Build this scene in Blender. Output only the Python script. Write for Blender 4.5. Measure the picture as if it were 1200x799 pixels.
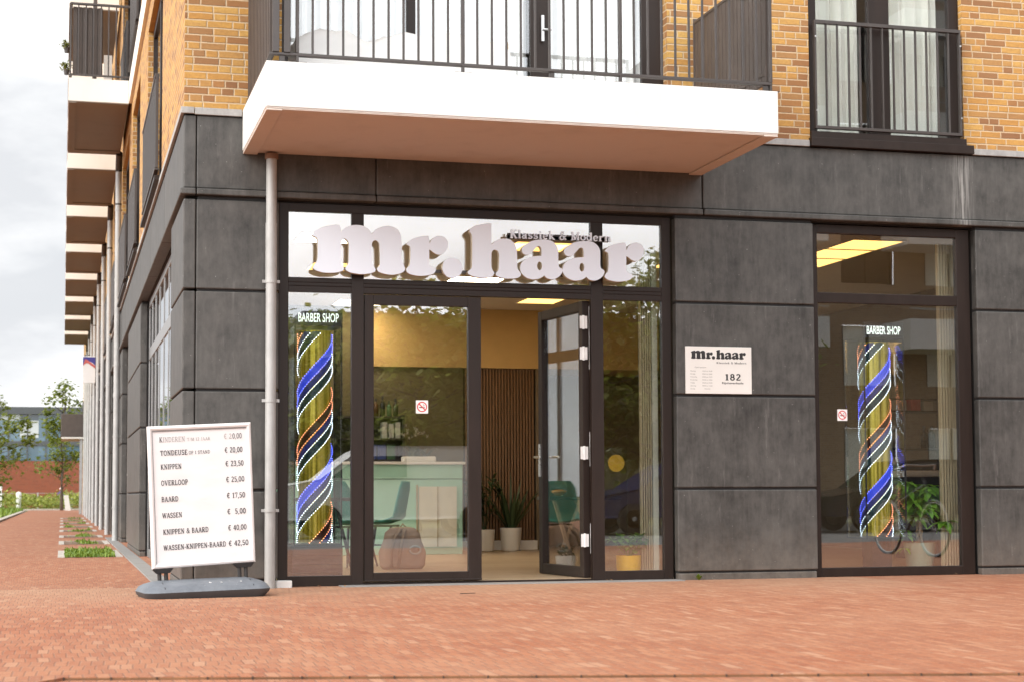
import bpy, bmesh, math, random
from mathutils import Vector, Matrix
rad = math.radians
random.seed(7)
C = bpy.context.scene.collection
SC = bpy.context.scene
for o in list(bpy.data.objects):
    bpy.data.objects.remove(o)

# ------------------------------------------------------------------ camera, sky, sun, exposure
cam_d = bpy.data.cameras.new('camera')
cam = bpy.data.objects.new('camera', cam_d)
C.objects.link(cam)
R_ = Vector((0.96650544, -0.256605, -0.00459408))
U_ = Vector((-0.0117818, -0.06224366, 0.99799144))
F_ = Vector((0.25637554, 0.96451003, 0.0631821))
cam.matrix_world = Matrix(((R_.x, U_.x, -F_.x, -0.9364), (R_.y, U_.y, -F_.y, -14.0),
                           (R_.z, U_.z, -F_.z, 0.7527), (0, 0, 0, 1)))
cam_d.sensor_fit = 'HORIZONTAL'
cam_d.sensor_width = 36
cam_d.lens = 59.464
cam_d.shift_y = 0.04525
cam_d.clip_start = 0.1
cam_d.clip_end = 2000
cam_d.dof.use_dof = True
cam_d.dof.focus_distance = 14.2
cam_d.dof.aperture_fstop = 4.5
SC.camera = cam

SUN_EL, SUN_ROT = rad(34), rad(252)          # sun behind and left of the camera, veiled by cloud
world = bpy.data.worlds.new('World')
SC.world = world
world.use_nodes = True
wn, wl = world.node_tree.nodes, world.node_tree.links
wn.clear()
sky = wn.new('ShaderNodeTexSky')
sky.sky_type = 'NISHITA'
sky.sun_disc = False
sky.sun_elevation = SUN_EL
sky.sun_rotation = SUN_ROT
sky.dust_density = 2.0
tc = wn.new('ShaderNodeTexCoord')
mp = wn.new('ShaderNodeMapping')
mp.inputs['Scale'].default_value = (1.0, 1.0, 2.6)
mp.inputs['Location'].default_value = (0.35, 0.1, 0.2)
wl.new(tc.outputs['Generated'], mp.inputs['Vector'])
nz = wn.new('ShaderNodeTexNoise')
nz.inputs['Scale'].default_value = 2.6
nz.inputs['Detail'].default_value = 7
nz.inputs['Roughness'].default_value = 0.55
wl.new(mp.outputs[0], nz.inputs['Vector'])
cr = wn.new('ShaderNodeValToRGB')               # cloud brightness: grey bellies to white tops
cr.color_ramp.elements[0].position = 0.40
cr.color_ramp.elements[0].color = (6.1, 6.25, 6.5, 1)
cr.color_ramp.elements[1].position = 0.60
cr.color_ramp.elements[1].color = (10.6, 10.6, 10.5, 1)
wl.new(nz.outputs['Fac'], cr.inputs['Fac'])
nz2 = wn.new('ShaderNodeTexNoise')              # gaps of blue between the clouds
nz2.inputs['Scale'].default_value = 1.9
nz2.inputs['Detail'].default_value = 5
wl.new(mp.outputs[0], nz2.inputs['Vector'])
cr2 = wn.new('ShaderNodeValToRGB')
cr2.color_ramp.elements[0].position = 0.34
cr2.color_ramp.elements[0].color = (0.72, 0.72, 0.72, 1)
cr2.color_ramp.elements[1].position = 0.52
cr2.color_ramp.elements[1].color = (1, 1, 1, 1)
wl.new(nz2.outputs['Fac'], cr2.inputs['Fac'])
mx = wn.new('ShaderNodeMix')
mx.data_type = 'RGBA'
wl.new(cr2.outputs['Color'], mx.inputs['Factor'])
wl.new(sky.outputs[0], mx.inputs['A'])
wl.new(cr.outputs['Color'], mx.inputs['B'])
# cloud glow added low behind the camera to light the front and glass
dp_ = wn.new('ShaderNodeVectorMath')
dp_.operation = 'DOT_PRODUCT'
wl.new(tc.outputs['Generated'], dp_.inputs[0])
dp_.inputs[1].default_value = (-0.55, -0.80, 0.22)
mr = wn.new('ShaderNodeMapRange')
mr.inputs['From Min'].default_value = 0.0
mr.inputs['From Max'].default_value = 1.0
mr.inputs['To Min'].default_value = 1.0
mr.inputs['To Max'].default_value = 3.5
wl.new(dp_.outputs['Value'], mr.inputs['Value'])
vm = wn.new('ShaderNodeVectorMath')
vm.operation = 'SCALE'
wl.new(mx.outputs['Result'], vm.inputs[0])
wl.new(mr.outputs[0], vm.inputs['Scale'])
bg = wn.new('ShaderNodeBackground')
bg.inputs['Strength'].default_value = 0.10
wl.new(vm.outputs[0], bg.inputs['Color'])
wo = wn.new('ShaderNodeOutputWorld')
wl.new(bg.outputs[0], wo.inputs['Surface'])

sun_d = bpy.data.lights.new('sun', 'SUN')
sun_d.energy = 1.7
sun_d.angle = rad(24)
sun_d.color = (1.0, 0.93, 0.84)
sun = bpy.data.objects.new('sun', sun_d)
C.objects.link(sun)
# Nishita: rotation 0 = +Y, clockwise seen from above
sdir = Vector((math.sin(SUN_ROT) * math.cos(SUN_EL), math.cos(SUN_ROT) * math.cos(SUN_EL), math.sin(SUN_EL)))
sun.rotation_euler = (-sdir).to_track_quat('-Z', 'Y').to_euler()
sun.location = sdir * 60

SC.view_settings.view_transform = 'Standard'
SC.view_settings.look = 'None'
SC.view_settings.exposure = 0.43
SC.view_settings.gamma = 1
cy = SC.cycles
cy.max_bounces = 8
cy.diffuse_bounces = 3
cy.glossy_bounces = 4
cy.transmission_bounces = 4
cy.transparent_max_bounces = 24
cy.caustics_reflective = False
cy.caustics_refractive = False
cy.sample_clamp_indirect = 6
cy.use_denoising = True

# ------------------------------------------------------------------ helpers: meshes and objects
WLOC = {}


def wloc(o):
    return WLOC.get(o.name, Vector((0, 0, 0))) if o else Vector((0, 0, 0))


class MB:
    """Collects faces and links them as one mesh object."""

    def __init__(s):
        s.v, s.f, s.m = [], [], []
        s.M = None

    def add(s, vs, fs, m=0):
        n = len(s.v)
        if s.M is not None:
            vs = [s.M @ Vector(p) for p in vs]
        s.v += [tuple(p) for p in vs]
        for f in fs:
            s.f.append(tuple(i + n for i in f))
            s.m.append(m)
        return s

    def box(s, x0, x1, y0, y1, z0, z1, m=0):
        v = [(x, y, z) for z in (z0, z1) for y in (y0, y1) for x in (x0, x1)]
        return s.add(v, [(0, 2, 3, 1), (4, 5, 7, 6), (0, 1, 5, 4), (2, 6, 7, 3), (0, 4, 6, 2), (1, 3, 7, 5)], m)

    def obox(s, mat, sx, sy, sz, m=0):
        v = [mat @ Vector((x * sx / 2, y * sy / 2, z * sz / 2)) for z in (-1, 1) for y in (-1, 1) for x in (-1, 1)]
        return s.add(v, [(0, 2, 3, 1), (4, 5, 7, 6), (0, 1, 5, 4), (2, 6, 7, 3), (0, 4, 6, 2), (1, 3, 7, 5)], m)

    def bar(s, a, b, w, h=None, m=0):
        a, b = Vector(a), Vector(b)
        d = b - a
        q = d.to_track_quat('Z', 'Y').to_matrix().to_4x4()
        return s.obox(Matrix.Translation((a + b) / 2) @ q, w, h or w, d.length, m)

    def tube(s, pts, r, n=8, m=0, caps=True, rs=None):
        pts = [Vector(p) for p in pts]
        rings = []
        for i, p in enumerate(pts):
            d = (pts[min(i + 1, len(pts) - 1)] - pts[max(i - 1, 0)]).normalized()
            q = d.to_track_quat('Z', 'Y').to_matrix()
            rr = rs[i] if rs else r
            rings.append([p + q @ Vector((rr * math.cos(2 * math.pi * k / n), rr * math.sin(2 * math.pi * k / n), 0)) for k in range(n)])
        v = [p for ring in rings for p in ring]
        f = []
        for i in range(len(rings) - 1):
            for k in range(n):
                a, b = i * n + k, i * n + (k + 1) % n
                f.append((a, b, b + n, a + n))
        if caps:
            f.append(tuple(range(n - 1, -1, -1)))
            f.append(tuple(range(len(v) - n, len(v))))
        return s.add(v, f, m)

    def lathe(s, c, prof, n=20, m=0):
        """prof: (radius, z) from bottom to top, round c"""
        v = [(c[0] + r * math.cos(2 * math.pi * k / n), c[1] + r * math.sin(2 * math.pi * k / n), c[2] + z) for r, z in prof for k in range(n)]
        f = []
        for i in range(len(prof) - 1):
            for k in range(n):
                a, b = i * n + k, i * n + (k + 1) % n
                f.append((a, b, b + n, a + n))
        f.append(tuple(range(n - 1, -1, -1)))
        f.append(tuple(range(len(v) - n, len(v))))
        return s.add(v, f, m)

    def prism(s, pts, y0, y1, m=0, mside=None, holes=()):
        """outline in (x,z) extruded along y from y0 (front) to y1, caps triangulated"""
        from mathutils.geometry import tessellate_polygon
        loops = [list(pts)] + [list(h) for h in holes]
        flat = [p for l in loops for p in l]
        tri = tessellate_polygon([[Vector((p[0], p[1], 0)) for p in l] for l in loops])
        n = len(flat)
        v = [(p[0], y0, p[1]) for p in flat] + [(p[0], y1, p[1]) for p in flat]
        fr = []
        for t in tri:
            a, b, c = (Vector((flat[i][0], flat[i][1], 0)) for i in t)
            if (b - a).cross(c - a).z < 0:
                t = (t[0], t[2], t[1])
            fr.append(tuple(t))
        s.add(v, fr + [(t[0] + n, t[2] + n, t[1] + n) for t in fr], m)
        base = len(s.v) - 2 * n
        o = 0
        for l in loops:
            k = len(l)
            for i in range(k):
                a, b = o + i, o + (i + 1) % k
                s.f.append((base + a, base + a + n, base + b + n, base + b))
                s.m.append(m if mside is None else mside)
            o += k
        return s

    def quad(s, a, b, c, d, m=0):
        return s.add([a, b, c, d], [(0, 1, 2, 3)], m)

    def build(s, name, mats, parent=None, local=False, bevel=0, smooth=False, kind=None):
        if not isinstance(mats, (list, tuple)):
            mats = [mats]
        me = bpy.data.meshes.new(name)
        off = Vector((0, 0, 0)) if (local or parent is None) else wloc(parent)
        me.from_pydata([Vector(p) - off for p in s.v], [], s.f)
        for mt in mats:
            me.materials.append(mt)
        me.polygons.foreach_set('material_index', s.m)
        if smooth:
            me.polygons.foreach_set('use_smooth', [True] * len(s.f))
        me.validate()
        bm = bmesh.new()
        bm.from_mesh(me)
        bmesh.ops.recalc_face_normals(bm, faces=bm.faces)
        bm.to_mesh(me)
        bm.free()
        if smooth and smooth != 'all':
            me.set_sharp_from_angle(angle=rad(40))
        me.update()
        o = bpy.data.objects.new(name, me)
        C.objects.link(o)
        if parent:
            o.parent = parent
            WLOC[o.name] = wloc(parent).copy()
        if kind:
            o['kind'] = kind
        if bevel:
            b = o.modifiers.new('bevel', 'BEVEL')
            b.width = bevel
            b.segments = 2
            b.limit_method = 'ANGLE'
        return o


def tag(o, label, cat, group=None):
    o['label'] = label
    o['category'] = cat
    if group:
        o['group'] = group
    return o


def thing(name, label, cat, loc=(0, 0, 0), rotz=0, group=None):
    o = bpy.data.objects.new(name, None)
    o.empty_display_size = 0.1
    C.objects.link(o)
    o.location = loc
    o.rotation_euler = (0, 0, rotz)
    WLOC[o.name] = Vector(loc)
    return tag(o, label, cat, group)


def kids(o):
    return [c for c in C.objects if c.parent == o]


def dup(o, loc=None, rotz=None, label=None, parent=None, group=None):
    c = o.copy()
    C.objects.link(c)
    if parent is not None:
        c.parent = parent
    for ch in kids(o):
        dup(ch, parent=c)
    if loc is not None:
        c.location = loc
        WLOC[c.name] = Vector(loc)
    if rotz is not None:
        c.rotation_euler = (0, 0, rotz)
    if label:
        c['label'] = label
    if group:
        c['group'] = group
    return c


# ------------------------------------------------------------------ helpers: materials
class NT:
    """small expression layer over a node tree"""

    def __init__(s, name):
        s.mat = bpy.data.materials.new(name)
        s.mat.use_nodes = True
        s.t = s.mat.node_tree
        s.n, s.l = s.t.nodes, s.t.links
        s.p = s.n['Principled BSDF']
        s._co = None

    def node(s, typ, **kw):
        x = s.n.new(typ)
        for k, v in kw.items():
            setattr(x, k, v)
        return x

    def put(s, sock, val):
        if hasattr(val, 'links') or isinstance(val, bpy.types.NodeSocket):
            s.l.new(val, sock)
        else:
            sock.default_value = val

    def m(s, op, a, b=0.0, c=None):
        x = s.node('ShaderNodeMath', operation=op)
        s.put(x.inputs[0], a)
        s.put(x.inputs[1], b)
        if c is not None:
            s.put(x.inputs[2], c)
        return x.outputs[0]

    def co(s):
        if s._co is None:
            s._co = s.node('ShaderNodeTexCoord').outputs['Object']
        return s._co

    def sep(s, v):
        x = s.node('ShaderNodeSeparateXYZ')
        s.l.new(v, x.inputs[0])
        return x.outputs

    def comb(s, a, b, c=0.0):
        x = s.node('ShaderNodeCombineXYZ')
        s.put(x.inputs[0], a)
        s.put(x.inputs[1], b)
        s.put(x.inputs[2], c)
        return x.outputs[0]

    def noise(s, scale, detail=4, rough=0.55, vec=None, stretch=None, w=0):
        v = vec or s.co()
        if stretch:
            mpn = s.node('ShaderNodeMapping')
            mpn.inputs['Scale'].default_value = stretch
            mpn.inputs['Location'].default_value = (w, w * 1.7, w * 0.6)
            s.l.new(v, mpn.inputs['Vector'])
            v = mpn.outputs[0]
        x = s.node('ShaderNodeTexNoise')
        s.l.new(v, x.inputs['Vector'])
        x.inputs['Scale'].default_value = scale
        x.inputs['Detail'].default_value = detail
        x.inputs['Roughness'].default_value = rough
        return x.outputs['Fac']

    def white(s, vec):
        x = s.node('ShaderNodeTexWhiteNoise')
        x.noise_dimensions = '3D'
        s.l.new(vec, x.inputs['Vector'])
        return x.outputs['Value']

    def ramp(s, fac, stops, interp='LINEAR'):
        x = s.node('ShaderNodeValToRGB')
        x.color_ramp.interpolation = interp
        e = x.color_ramp.elements
        while len(e) < len(stops):
            e.new(0.5)
        for el, (p, c) in zip(e, stops):
            el.position = p
            el.color = (c[0], c[1], c[2], 1) if hasattr(c, '__len__') else (c, c, c, 1)
        s.put(x.inputs[0], fac)
        return x.outputs[0]

    def mix(s, fac, a, b, blend='MIX'):
        x = s.node('ShaderNodeMix', data_type='RGBA', blend_type=blend)
        s.put(x.inputs['Factor'], fac)
        for k, c in (('A', a), ('B', b)):
            if isinstance(c, tuple):
                c = (c[0], c[1], c[2], 1)
            s.put(x.inputs[k], c)
        return x.outputs['Result']

    def bump(s, h, strength=0.3, dist=0.01):
        b = s.node('ShaderNodeBump')
        b.inputs['Strength'].default_value = strength
        b.inputs['Distance'].default_value = dist
        s.l.new(h, b.inputs['Height'])
        s.l.new(b.outputs[0], s.p.inputs['Normal'])

    def out(s, color=None, rough=None, metal=None):
        if color is not None:
            if isinstance(color, tuple):
                color = (color[0], color[1], color[2], 1)
            s.put(s.p.inputs['Base Color'], color)
        if rough is not None:
            s.put(s.p.inputs['Roughness'], rough)
        if metal is not None:
            s.put(s.p.inputs['Metallic'], metal)
        return s.mat


def pm(name, col, rough=0.5, metal=0.0, var=0.12, scale=6.0, bump=0.0, bscale=60, spec=None, stretch=(1, 1, 1)):
    """plain material with a little uneven colour and gloss"""
    t = NT(name)
    f = t.noise(scale, 5, 0.6, stretch=stretch)
    lo = tuple(max(0, c * (1 - var)) for c in col)
    hi = tuple(min(1, c * (1 + var)) for c in col)
    c = t.ramp(f, [(0.3, lo), (0.7, hi)])
    r = t.m('MULTIPLY_ADD', f, 0.18, rough - 0.09)
    if bump:
        t.bump(t.noise(bscale, 3), bump, 0.004)
    if spec is not None:
        t.p.inputs['Specular IOR Level'].default_value = spec
    return t.out(c, r, metal)


def emis(name, col, strength):
    t = NT(name)
    t.put(t.p.inputs['Emission Color'], (col[0], col[1], col[2], 1))
    t.p.inputs['Emission Strength'].default_value = strength
    return t.out(col, 0.5)


def glass(name, r0=0.13, tint=(0.975, 0.985, 0.978), wav=0.0):
    t = NT(name)
    t.n.remove(t.p)
    lw = t.node('ShaderNodeLayerWeight')
    lw.inputs['Blend'].default_value = 0.5
    f5 = t.m('POWER', lw.outputs['Facing'], 5.0)
    fac = t.m('MULTIPLY_ADD', f5, 1 - r0, r0)
    tr = t.node('ShaderNodeBsdfTransparent')
    tr.inputs[0].default_value = (*tint, 1)
    gl = t.node('ShaderNodeBsdfGlossy')
    gl.inputs['Roughness'].default_value = 0.0
    gl.inputs['Color'].default_value = (0.97, 0.98, 1, 1)
    if wav:
        b = t.node('ShaderNodeBump')
        b.inputs['Strength'].default_value = wav
        b.inputs['Distance'].default_value = 0.02
        t.l.new(t.noise(1.6, 1), b.inputs['Height'])
        t.l.new(b.outputs[0], gl.inputs['Normal'])
    ms = t.node('ShaderNodeMixShader')
    t.l.new(fac, ms.inputs[0])
    t.l.new(tr.outputs[0], ms.inputs[1])
    t.l.new(gl.outputs[0], ms.inputs[2])
    t.l.new(ms.outputs[0], t.n['Material Output'].inputs['Surface'])
    return t.mat


def brick_wall_mat(name, stops, mortar, bw=0.21, bh=0.0625, jt=0.011, split=0.3, bump=0.6):
    """wild bond: stretchers and headers in every course, each brick its own shade; works on walls along x and along y"""
    t = NT(name)
    x, y, z = t.sep(t.co())
    g = t.node('ShaderNodeNewGeometry')
    nx, ny, nz_ = t.sep(g.outputs['Normal'])
    side = t.m('GREATER_THAN', t.m('ABSOLUTE', nx), 0.6)
    u = t.m('ADD', t.m('MULTIPLY', x, t.m('SUBTRACT', 1.0, side)), t.m('MULTIPLY', y, side))
    wob = t.noise(9, 2)
    u = t.m('ADD', u, t.m('MULTIPLY', t.m('SUBTRACT', wob, 0.5), 0.006))
    zz = t.m('ADD', z, t.m('MULTIPLY', t.m('SUBTRACT', t.noise(11, 2, w=3, stretch=(1, 1, 1)), 0.5), 0.006))
    row = t.m('FLOOR', t.m('DIVIDE', zz, bh))
    fz = t.m('SUBTRACT', zz, t.m('MULTIPLY', row, bh))
    sh = t.m('MULTIPLY', t.white(t.comb(row, 3.3, side)), bw)
    uu = t.m('ADD', t.m('ADD', u, 50.0), sh)
    p = t.m('FLOOR', t.m('DIVIDE', uu, bw))
    fu = t.m('SUBTRACT', uu, t.m('MULTIPLY', p, bw))
    sp = t.m('LESS_THAN', t.white(t.comb(p, row, 7.7)), split)
    half = t.m('MULTIPLY', sp, t.m('GREATER_THAN', fu, bw / 2))
    fu2 = t.m('SUBTRACT', fu, t.m('MULTIPLY', half, bw / 2))
    length = t.m('SUBTRACT', bw, t.m('MULTIPLY', sp, bw / 2))
    du = t.m('MINIMUM', fu2, t.m('SUBTRACT', length, fu2))
    dz = t.m('MINIMUM', fz, t.m('SUBTRACT', bh, fz))
    rough_edge = t.m('MULTIPLY', t.m('SUBTRACT', t.noise(55, 3), 0.5), 0.008)
    d = t.m('ADD', t.m('MINIMUM', du, dz), rough_edge)
    mask = t.node('ShaderNodeMapRange')
    mask.inputs['From Min'].default_value = jt / 2 - 0.002
    mask.inputs['From Max'].default_value = jt / 2 + 0.003
    t.l.new(d, mask.inputs['Value'])
    mk = mask.outputs[0]
    h = t.white(t.comb(p, row, t.m('ADD', half, 1.5)))
    col = t.ramp(h, stops)
    grain = t.m('ADD', t.m('MULTIPLY', t.noise(42, 6, 0.72), 0.55), t.m('MULTIPLY', t.noise(9, 5, 0.7, stretch=(1, 1, 3.2), w=2), 0.45))
    col = t.mix(t.m('MULTIPLY_ADD', grain, 3.0, -1.05), col, t.mix(0.6, col, (0.24, 0.10, 0.028)), 'MIX')
    blotch = t.noise(1.1, 4)
    col = t.mix(t.m('MULTIPLY', blotch, 0.35), col, t.mix(0.4, col, mortar))
    mcol = t.mix(t.noise(14, 4), mortar, tuple(c * 0.72 for c in mortar))
    c = t.mix(mk, mcol, col)
    t.bump(t.m('ADD', t.m('MULTIPLY', mk, 0.8), t.m('MULTIPLY', grain, 0.5)), bump, 0.012)
    return t.out(c, 0.85)


def paving_mat(name):
    """small red clinkers laid in slightly wandering courses"""
    t = NT(name)
    x, y, z = t.sep(t.co())
    wx = t.m('ADD', x, t.m('MULTIPLY', t.m('SUBTRACT', t.noise(1.3, 3), 0.5), 0.09))
    wy = t.m('ADD', y, t.m('MULTIPLY', t.m('SUBTRACT', t.noise(0.8, 3, w=5, stretch=(1, 1, 1)), 0.5), 0.34))
    # coursed: bricks 52 mm wide, 205 mm deep, in rows along x
    bw, bl = 0.054, 0.21
    row = t.m('FLOOR', t.m('DIVIDE', wy, bl))
    fy = t.m('SUBTRACT', wy, t.m('MULTIPLY', row, bl))
    off = t.m('MULTIPLY', t.m('MODULO', t.m('ABSOLUTE', row), 2.0), bw / 2)
    ux = t.m('ADD', t.m('ADD', wx, 20.0), off)
    ci = t.m('FLOOR', t.m('DIVIDE', ux, bw))
    fx = t.m('SUBTRACT', ux, t.m('MULTIPLY', ci, bw))
    d1 = t.m('MINIMUM', t.m('MINIMUM', fx, t.m('SUBTRACT', bw, fx)), t.m('MINIMUM', fy, t.m('SUBTRACT', bl, fy)))
    h1 = t.white(t.comb(ci, row, 2.0))
    d, h = d1, h1
    mask = t.node('ShaderNodeMapRange')
    mask.inputs['From Min'].default_value = 0.0018
    mask.inputs['From Max'].default_value = 0.0055
    t.l.new(d, mask.inputs['Value'])
    mk = mask.outputs[0]
    col = t.ramp(h, [(0.0, (0.275, 0.086, 0.038)), (0.3, (0.315, 0.104, 0.045)), (0.65, (0.345, 0.122, 0.055)), (0.9, (0.37, 0.148, 0.072)), (0.985, (0.41, 0.20, 0.115))])
    big = t.noise(0.55, 5, 0.6)
    mid = t.noise(3.5, 4, 0.6)
    dust = t.ramp(t.m('ADD', t.m('MULTIPLY', big, 0.7), t.m('MULTIPLY', mid, 0.4)), [(0.42, 0.0), (0.75, 0.75)])
    # sand swept against the front of the shop
    fr = t.node('ShaderNodeMapRange')
    fr.inputs['From Min'].default_value = -2.6
    fr.inputs['From Max'].default_value = -0.1
    t.l.new(t.m('ADD', y, t.m('MULTIPLY', t.m('SUBTRACT', mid, 0.5), 1.6)), fr.inputs['Value'])
    strip = t.m('MULTIPLY', fr.outputs[0], t.m('LESS_THAN', y, 0.4))
    strip = t.m('MULTIPLY', strip, t.m('LESS_THAN', x, 6.0))
    dfac = t.m('MINIMUM', t.m('ADD', t.m('MULTIPLY', dust, 0.55), t.m('MULTIPLY', strip, 0.5)), 0.85)
    col = t.mix(dfac, col, (0.43, 0.255, 0.155))
    joint = t.mix(t.m('MULTIPLY_ADD', dfac, 0.8, 0.2), (0.20, 0.082, 0.045), (0.33, 0.19, 0.12))
    c = t.mix(mk, joint, col)
    fleck = t.noise(22, 5, 0.75)
    c = t.mix(t.ramp(fleck, [(0.52, 0.0), (0.72, 0.55)]), c, (0.47, 0.28, 0.18))
    c = t.mix(t.ramp(t.noise(6, 5, 0.7, w=9, stretch=(1, 1, 1)), [(0.5, 0.0), (0.75, 0.5)]), c, (0.24, 0.075, 0.04))
    speck = t.m('GREATER_THAN', t.noise(70, 2, 0.5), 0.71)
    c = t.mix(t.m('MULTIPLY', speck, 0.5), c, (0.62, 0.52, 0.44))
    t.bump(t.m('ADD', t.m('MULTIPLY', mk, 0.6), t.m('MULTIPLY', t.noise(25, 3), 0.5)), 0.5, 0.006)
    return t.out(c, 0.82)


def stone_mat(name, lo=(0.019, 0.0178, 0.0162), hi=(0.112, 0.106, 0.0975)):
    """dark precast cladding: vertical run marks, pale lime bloom, small pits"""
    t = NT(name)
    streak = t.noise(5.5, 6, 0.62, stretch=(2.6, 2.6, 0.28))
    fine = t.noise(26, 5, 0.7, stretch=(1.0, 1.0, 0.35))
    blot = t.noise(1.6, 5, 0.6)
    cloud = t.noise(4.5, 6, 0.7)
    f = t.m('ADD', t.m('ADD', t.m('MULTIPLY', streak, 0.20), t.m('MULTIPLY', fine, 0.22)), t.m('ADD', t.m('MULTIPLY', blot, 0.26), t.m('MULTIPLY', cloud, 0.32)))
    gi = t.node('ShaderNodeNewGeometry').outputs['Random Per Island']
    f = t.m('ADD', f, t.m('MULTIPLY_ADD', gi, 0.05, -0.025))
    c = t.ramp(f, [(0.36, lo), (0.50, tuple((a + b) / 2 for a, b in zip(lo, hi))), (0.66, hi)])
    bloom = t.ramp(t.noise(3.1, 7, 0.7, stretch=(3.4, 3.4, 0.45), w=4), [(0.60, 0.0), (0.80, 0.38)])
    c = t.mix(bloom, c, (0.30, 0.285, 0.27))
    pit = t.m('GREATER_THAN', t.noise(48, 2, 0.5), 0.735)
    c = t.mix(t.m('MULTIPLY', pit, 0.45), c, (0.42, 0.41, 0.39))
    xx_, yy_, zz = t.sep(t.co())
    lime = t.m('SUBTRACT', 1.0, t.m('MULTIPLY', t.m('ABSOLUTE', t.m('SUBTRACT', xx_, 7.13)), 7.0))
    lime = t.m('MULTIPLY', t.m('MAXIMUM', lime, 0.0), t.m('MULTIPLY', t.m('GREATER_THAN', zz, 3.2), t.ramp(t.noise(16, 5, 0.7, stretch=(3, 3, 0.12), w=6), [(0.42, 0.0), (0.62, 0.75)])))
    c = t.mix(lime, c, (0.36, 0.35, 0.33))
    sp = t.m('MULTIPLY', t.ramp(t.m('ADD', zz, t.m('MULTIPLY', fine, 0.5)), [(0.25, 0.5), (0.75, 0.0)]), t.noise(9, 4, .7))
    c = t.mix(sp, c, (0.26, 0.20, 0.155))
    t.bump(fine, 0.15, 0.004)
    return t.out(c, t.m('MULTIPLY_ADD', blot, 0.2, 0.42))


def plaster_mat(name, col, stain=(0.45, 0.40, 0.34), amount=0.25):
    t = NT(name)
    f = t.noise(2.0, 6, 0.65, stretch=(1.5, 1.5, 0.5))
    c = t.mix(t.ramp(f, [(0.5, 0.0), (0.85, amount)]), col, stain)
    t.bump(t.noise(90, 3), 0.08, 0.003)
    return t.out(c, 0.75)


def leaf_mat(name, a, b, trans=0.25):
    t = NT(name)
    g = t.node('ShaderNodeNewGeometry')
    c = t.ramp(g.outputs['Random Per Island'], [(0.0, a), (0.6, tuple((p + q) / 2 for p, q in zip(a, b))), (1.0, b)])
    t.p.inputs['Subsurface Weight'].default_value = 0.0
    t.out(c, 0.5)
    tl = t.node('ShaderNodeBsdfTranslucent')
    t.l.new(t.mix(0.5, c, (0.25, 0.32, 0.03)), tl.inputs[0])
    ms = t.node('ShaderNodeMixShader')
    ms.inputs[0].default_value = trans
    t.l.new(t.p.outputs[0], ms.inputs[1])
    t.l.new(tl.outputs[0], ms.inputs[2])
    t.l.new(ms.outputs[0], t.n['Material Output'].inputs['Surface'])
    return t.mat


M = {}
M['brick'] = brick_wall_mat('yellow_brick', [(0.0, (0.60, 0.325, 0.068)), (0.3, (0.51, 0.25, 0.048)), (0.5, (0.64, 0.385, 0.095)), (0.64, (0.39, 0.175, 0.048)), (0.76, (0.22, 0.09, 0.034)), (0.88, (0.35, 0.175, 0.06)), (1.0, (0.53, 0.285, 0.07))], (0.62, 0.46, 0.29))
M['paving'] = paving_mat('red_clinker_paving')
M['stone'] = stone_mat('dark_cladding_stone')
M['core'] = pm('dark_joint', (0.018, 0.017, 0.017), 0.8)
M['coping'] = stone_mat('weathered_coping_stone', (0.24, 0.235, 0.23), (0.48, 0.47, 0.45))
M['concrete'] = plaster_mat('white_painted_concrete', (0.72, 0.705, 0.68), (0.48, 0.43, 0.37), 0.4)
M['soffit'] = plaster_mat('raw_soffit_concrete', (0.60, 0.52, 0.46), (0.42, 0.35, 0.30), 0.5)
M['frame'] = pm('brown_aluminium_frame', (0.021, 0.0125, 0.0095), 0.45, 0.0, 0.18, 3.0, stretch=(4, 4, .6))
M['frame'].node_tree.nodes['Principled BSDF'].inputs['Specular IOR Level'].default_value = 0.3
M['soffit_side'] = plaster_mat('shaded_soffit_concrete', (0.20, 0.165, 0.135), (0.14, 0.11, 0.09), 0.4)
M['rail'] = pm('brown_railing_steel', (0.068, 0.058, 0.054), 0.42, 0.3, 0.12, 5)
M['slatmetal'] = pm('brown_screen_steel', (0.085, 0.066, 0.056), 0.5, 0.2, 0.15, 5)
M['glass'] = glass('shop_glass', 0.165, wav=0.012)
M['glass_up'] = glass('upper_glass', 0.10, (0.98, 0.985, 0.98), wav=0.01)
M['glass_thin'] = glass('clear_acrylic', 0.03, (0.93, 0.95, 0.95))
M['curtain'] = pm('white_net_curtain', (0.86, 0.855, 0.85), 0.9, 0, 0.05, 3)
M['curtain_g'] = pm('grey_green_curtain', (0.80, 0.82, 0.76), 0.9, 0, 0.06, 3)
M['pipe'] = pm('galvanised_pipe', (0.40, 0.40, 0.39), 0.55, 0.2, 0.14, 9, stretch=(1, 1, .5))
M['white'] = pm('white_paint', (0.80, 0.79, 0.77), 0.4, 0, 0.03)
M['black'] = pm('black_plastic', (0.015, 0.015, 0.016), 0.4)
M['sign_face'] = pm('white_acrylic_face', (0.74, 0.805, 0.90), 0.3, 0, 0.02, 2)
M['sign_side'] = pm('cream_letter_return', (0.62, 0.56, 0.45), 0.5, 0, 0.06)
M['leaf_pale'] = leaf_mat('pale_tree_leaf', (0.20, 0.22, 0.05), (0.36, 0.37, 0.11), 0.55)
M['leaf'] = leaf_mat('tree_leaf', (0.10, 0.135, 0.022), (0.27, 0.29, 0.05), 0.45)
M['leaf_dark'] = leaf_mat('dark_indoor_leaf', (0.012, 0.03, 0.012), (0.05, 0.085, 0.03), 0.1)
M['leaf_bright'] = leaf_mat('bright_indoor_leaf', (0.13, 0.34, 0.02), (0.28, 0.55, 0.06), 0.35)
M['groundcover'] = leaf_mat('yellow_green_leaf', (0.13, 0.17, 0.018), (0.34, 0.36, 0.05))
M['grass'] = leaf_mat('grass_blade', (0.10, 0.19, 0.02), (0.27, 0.36, 0.05))
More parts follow.
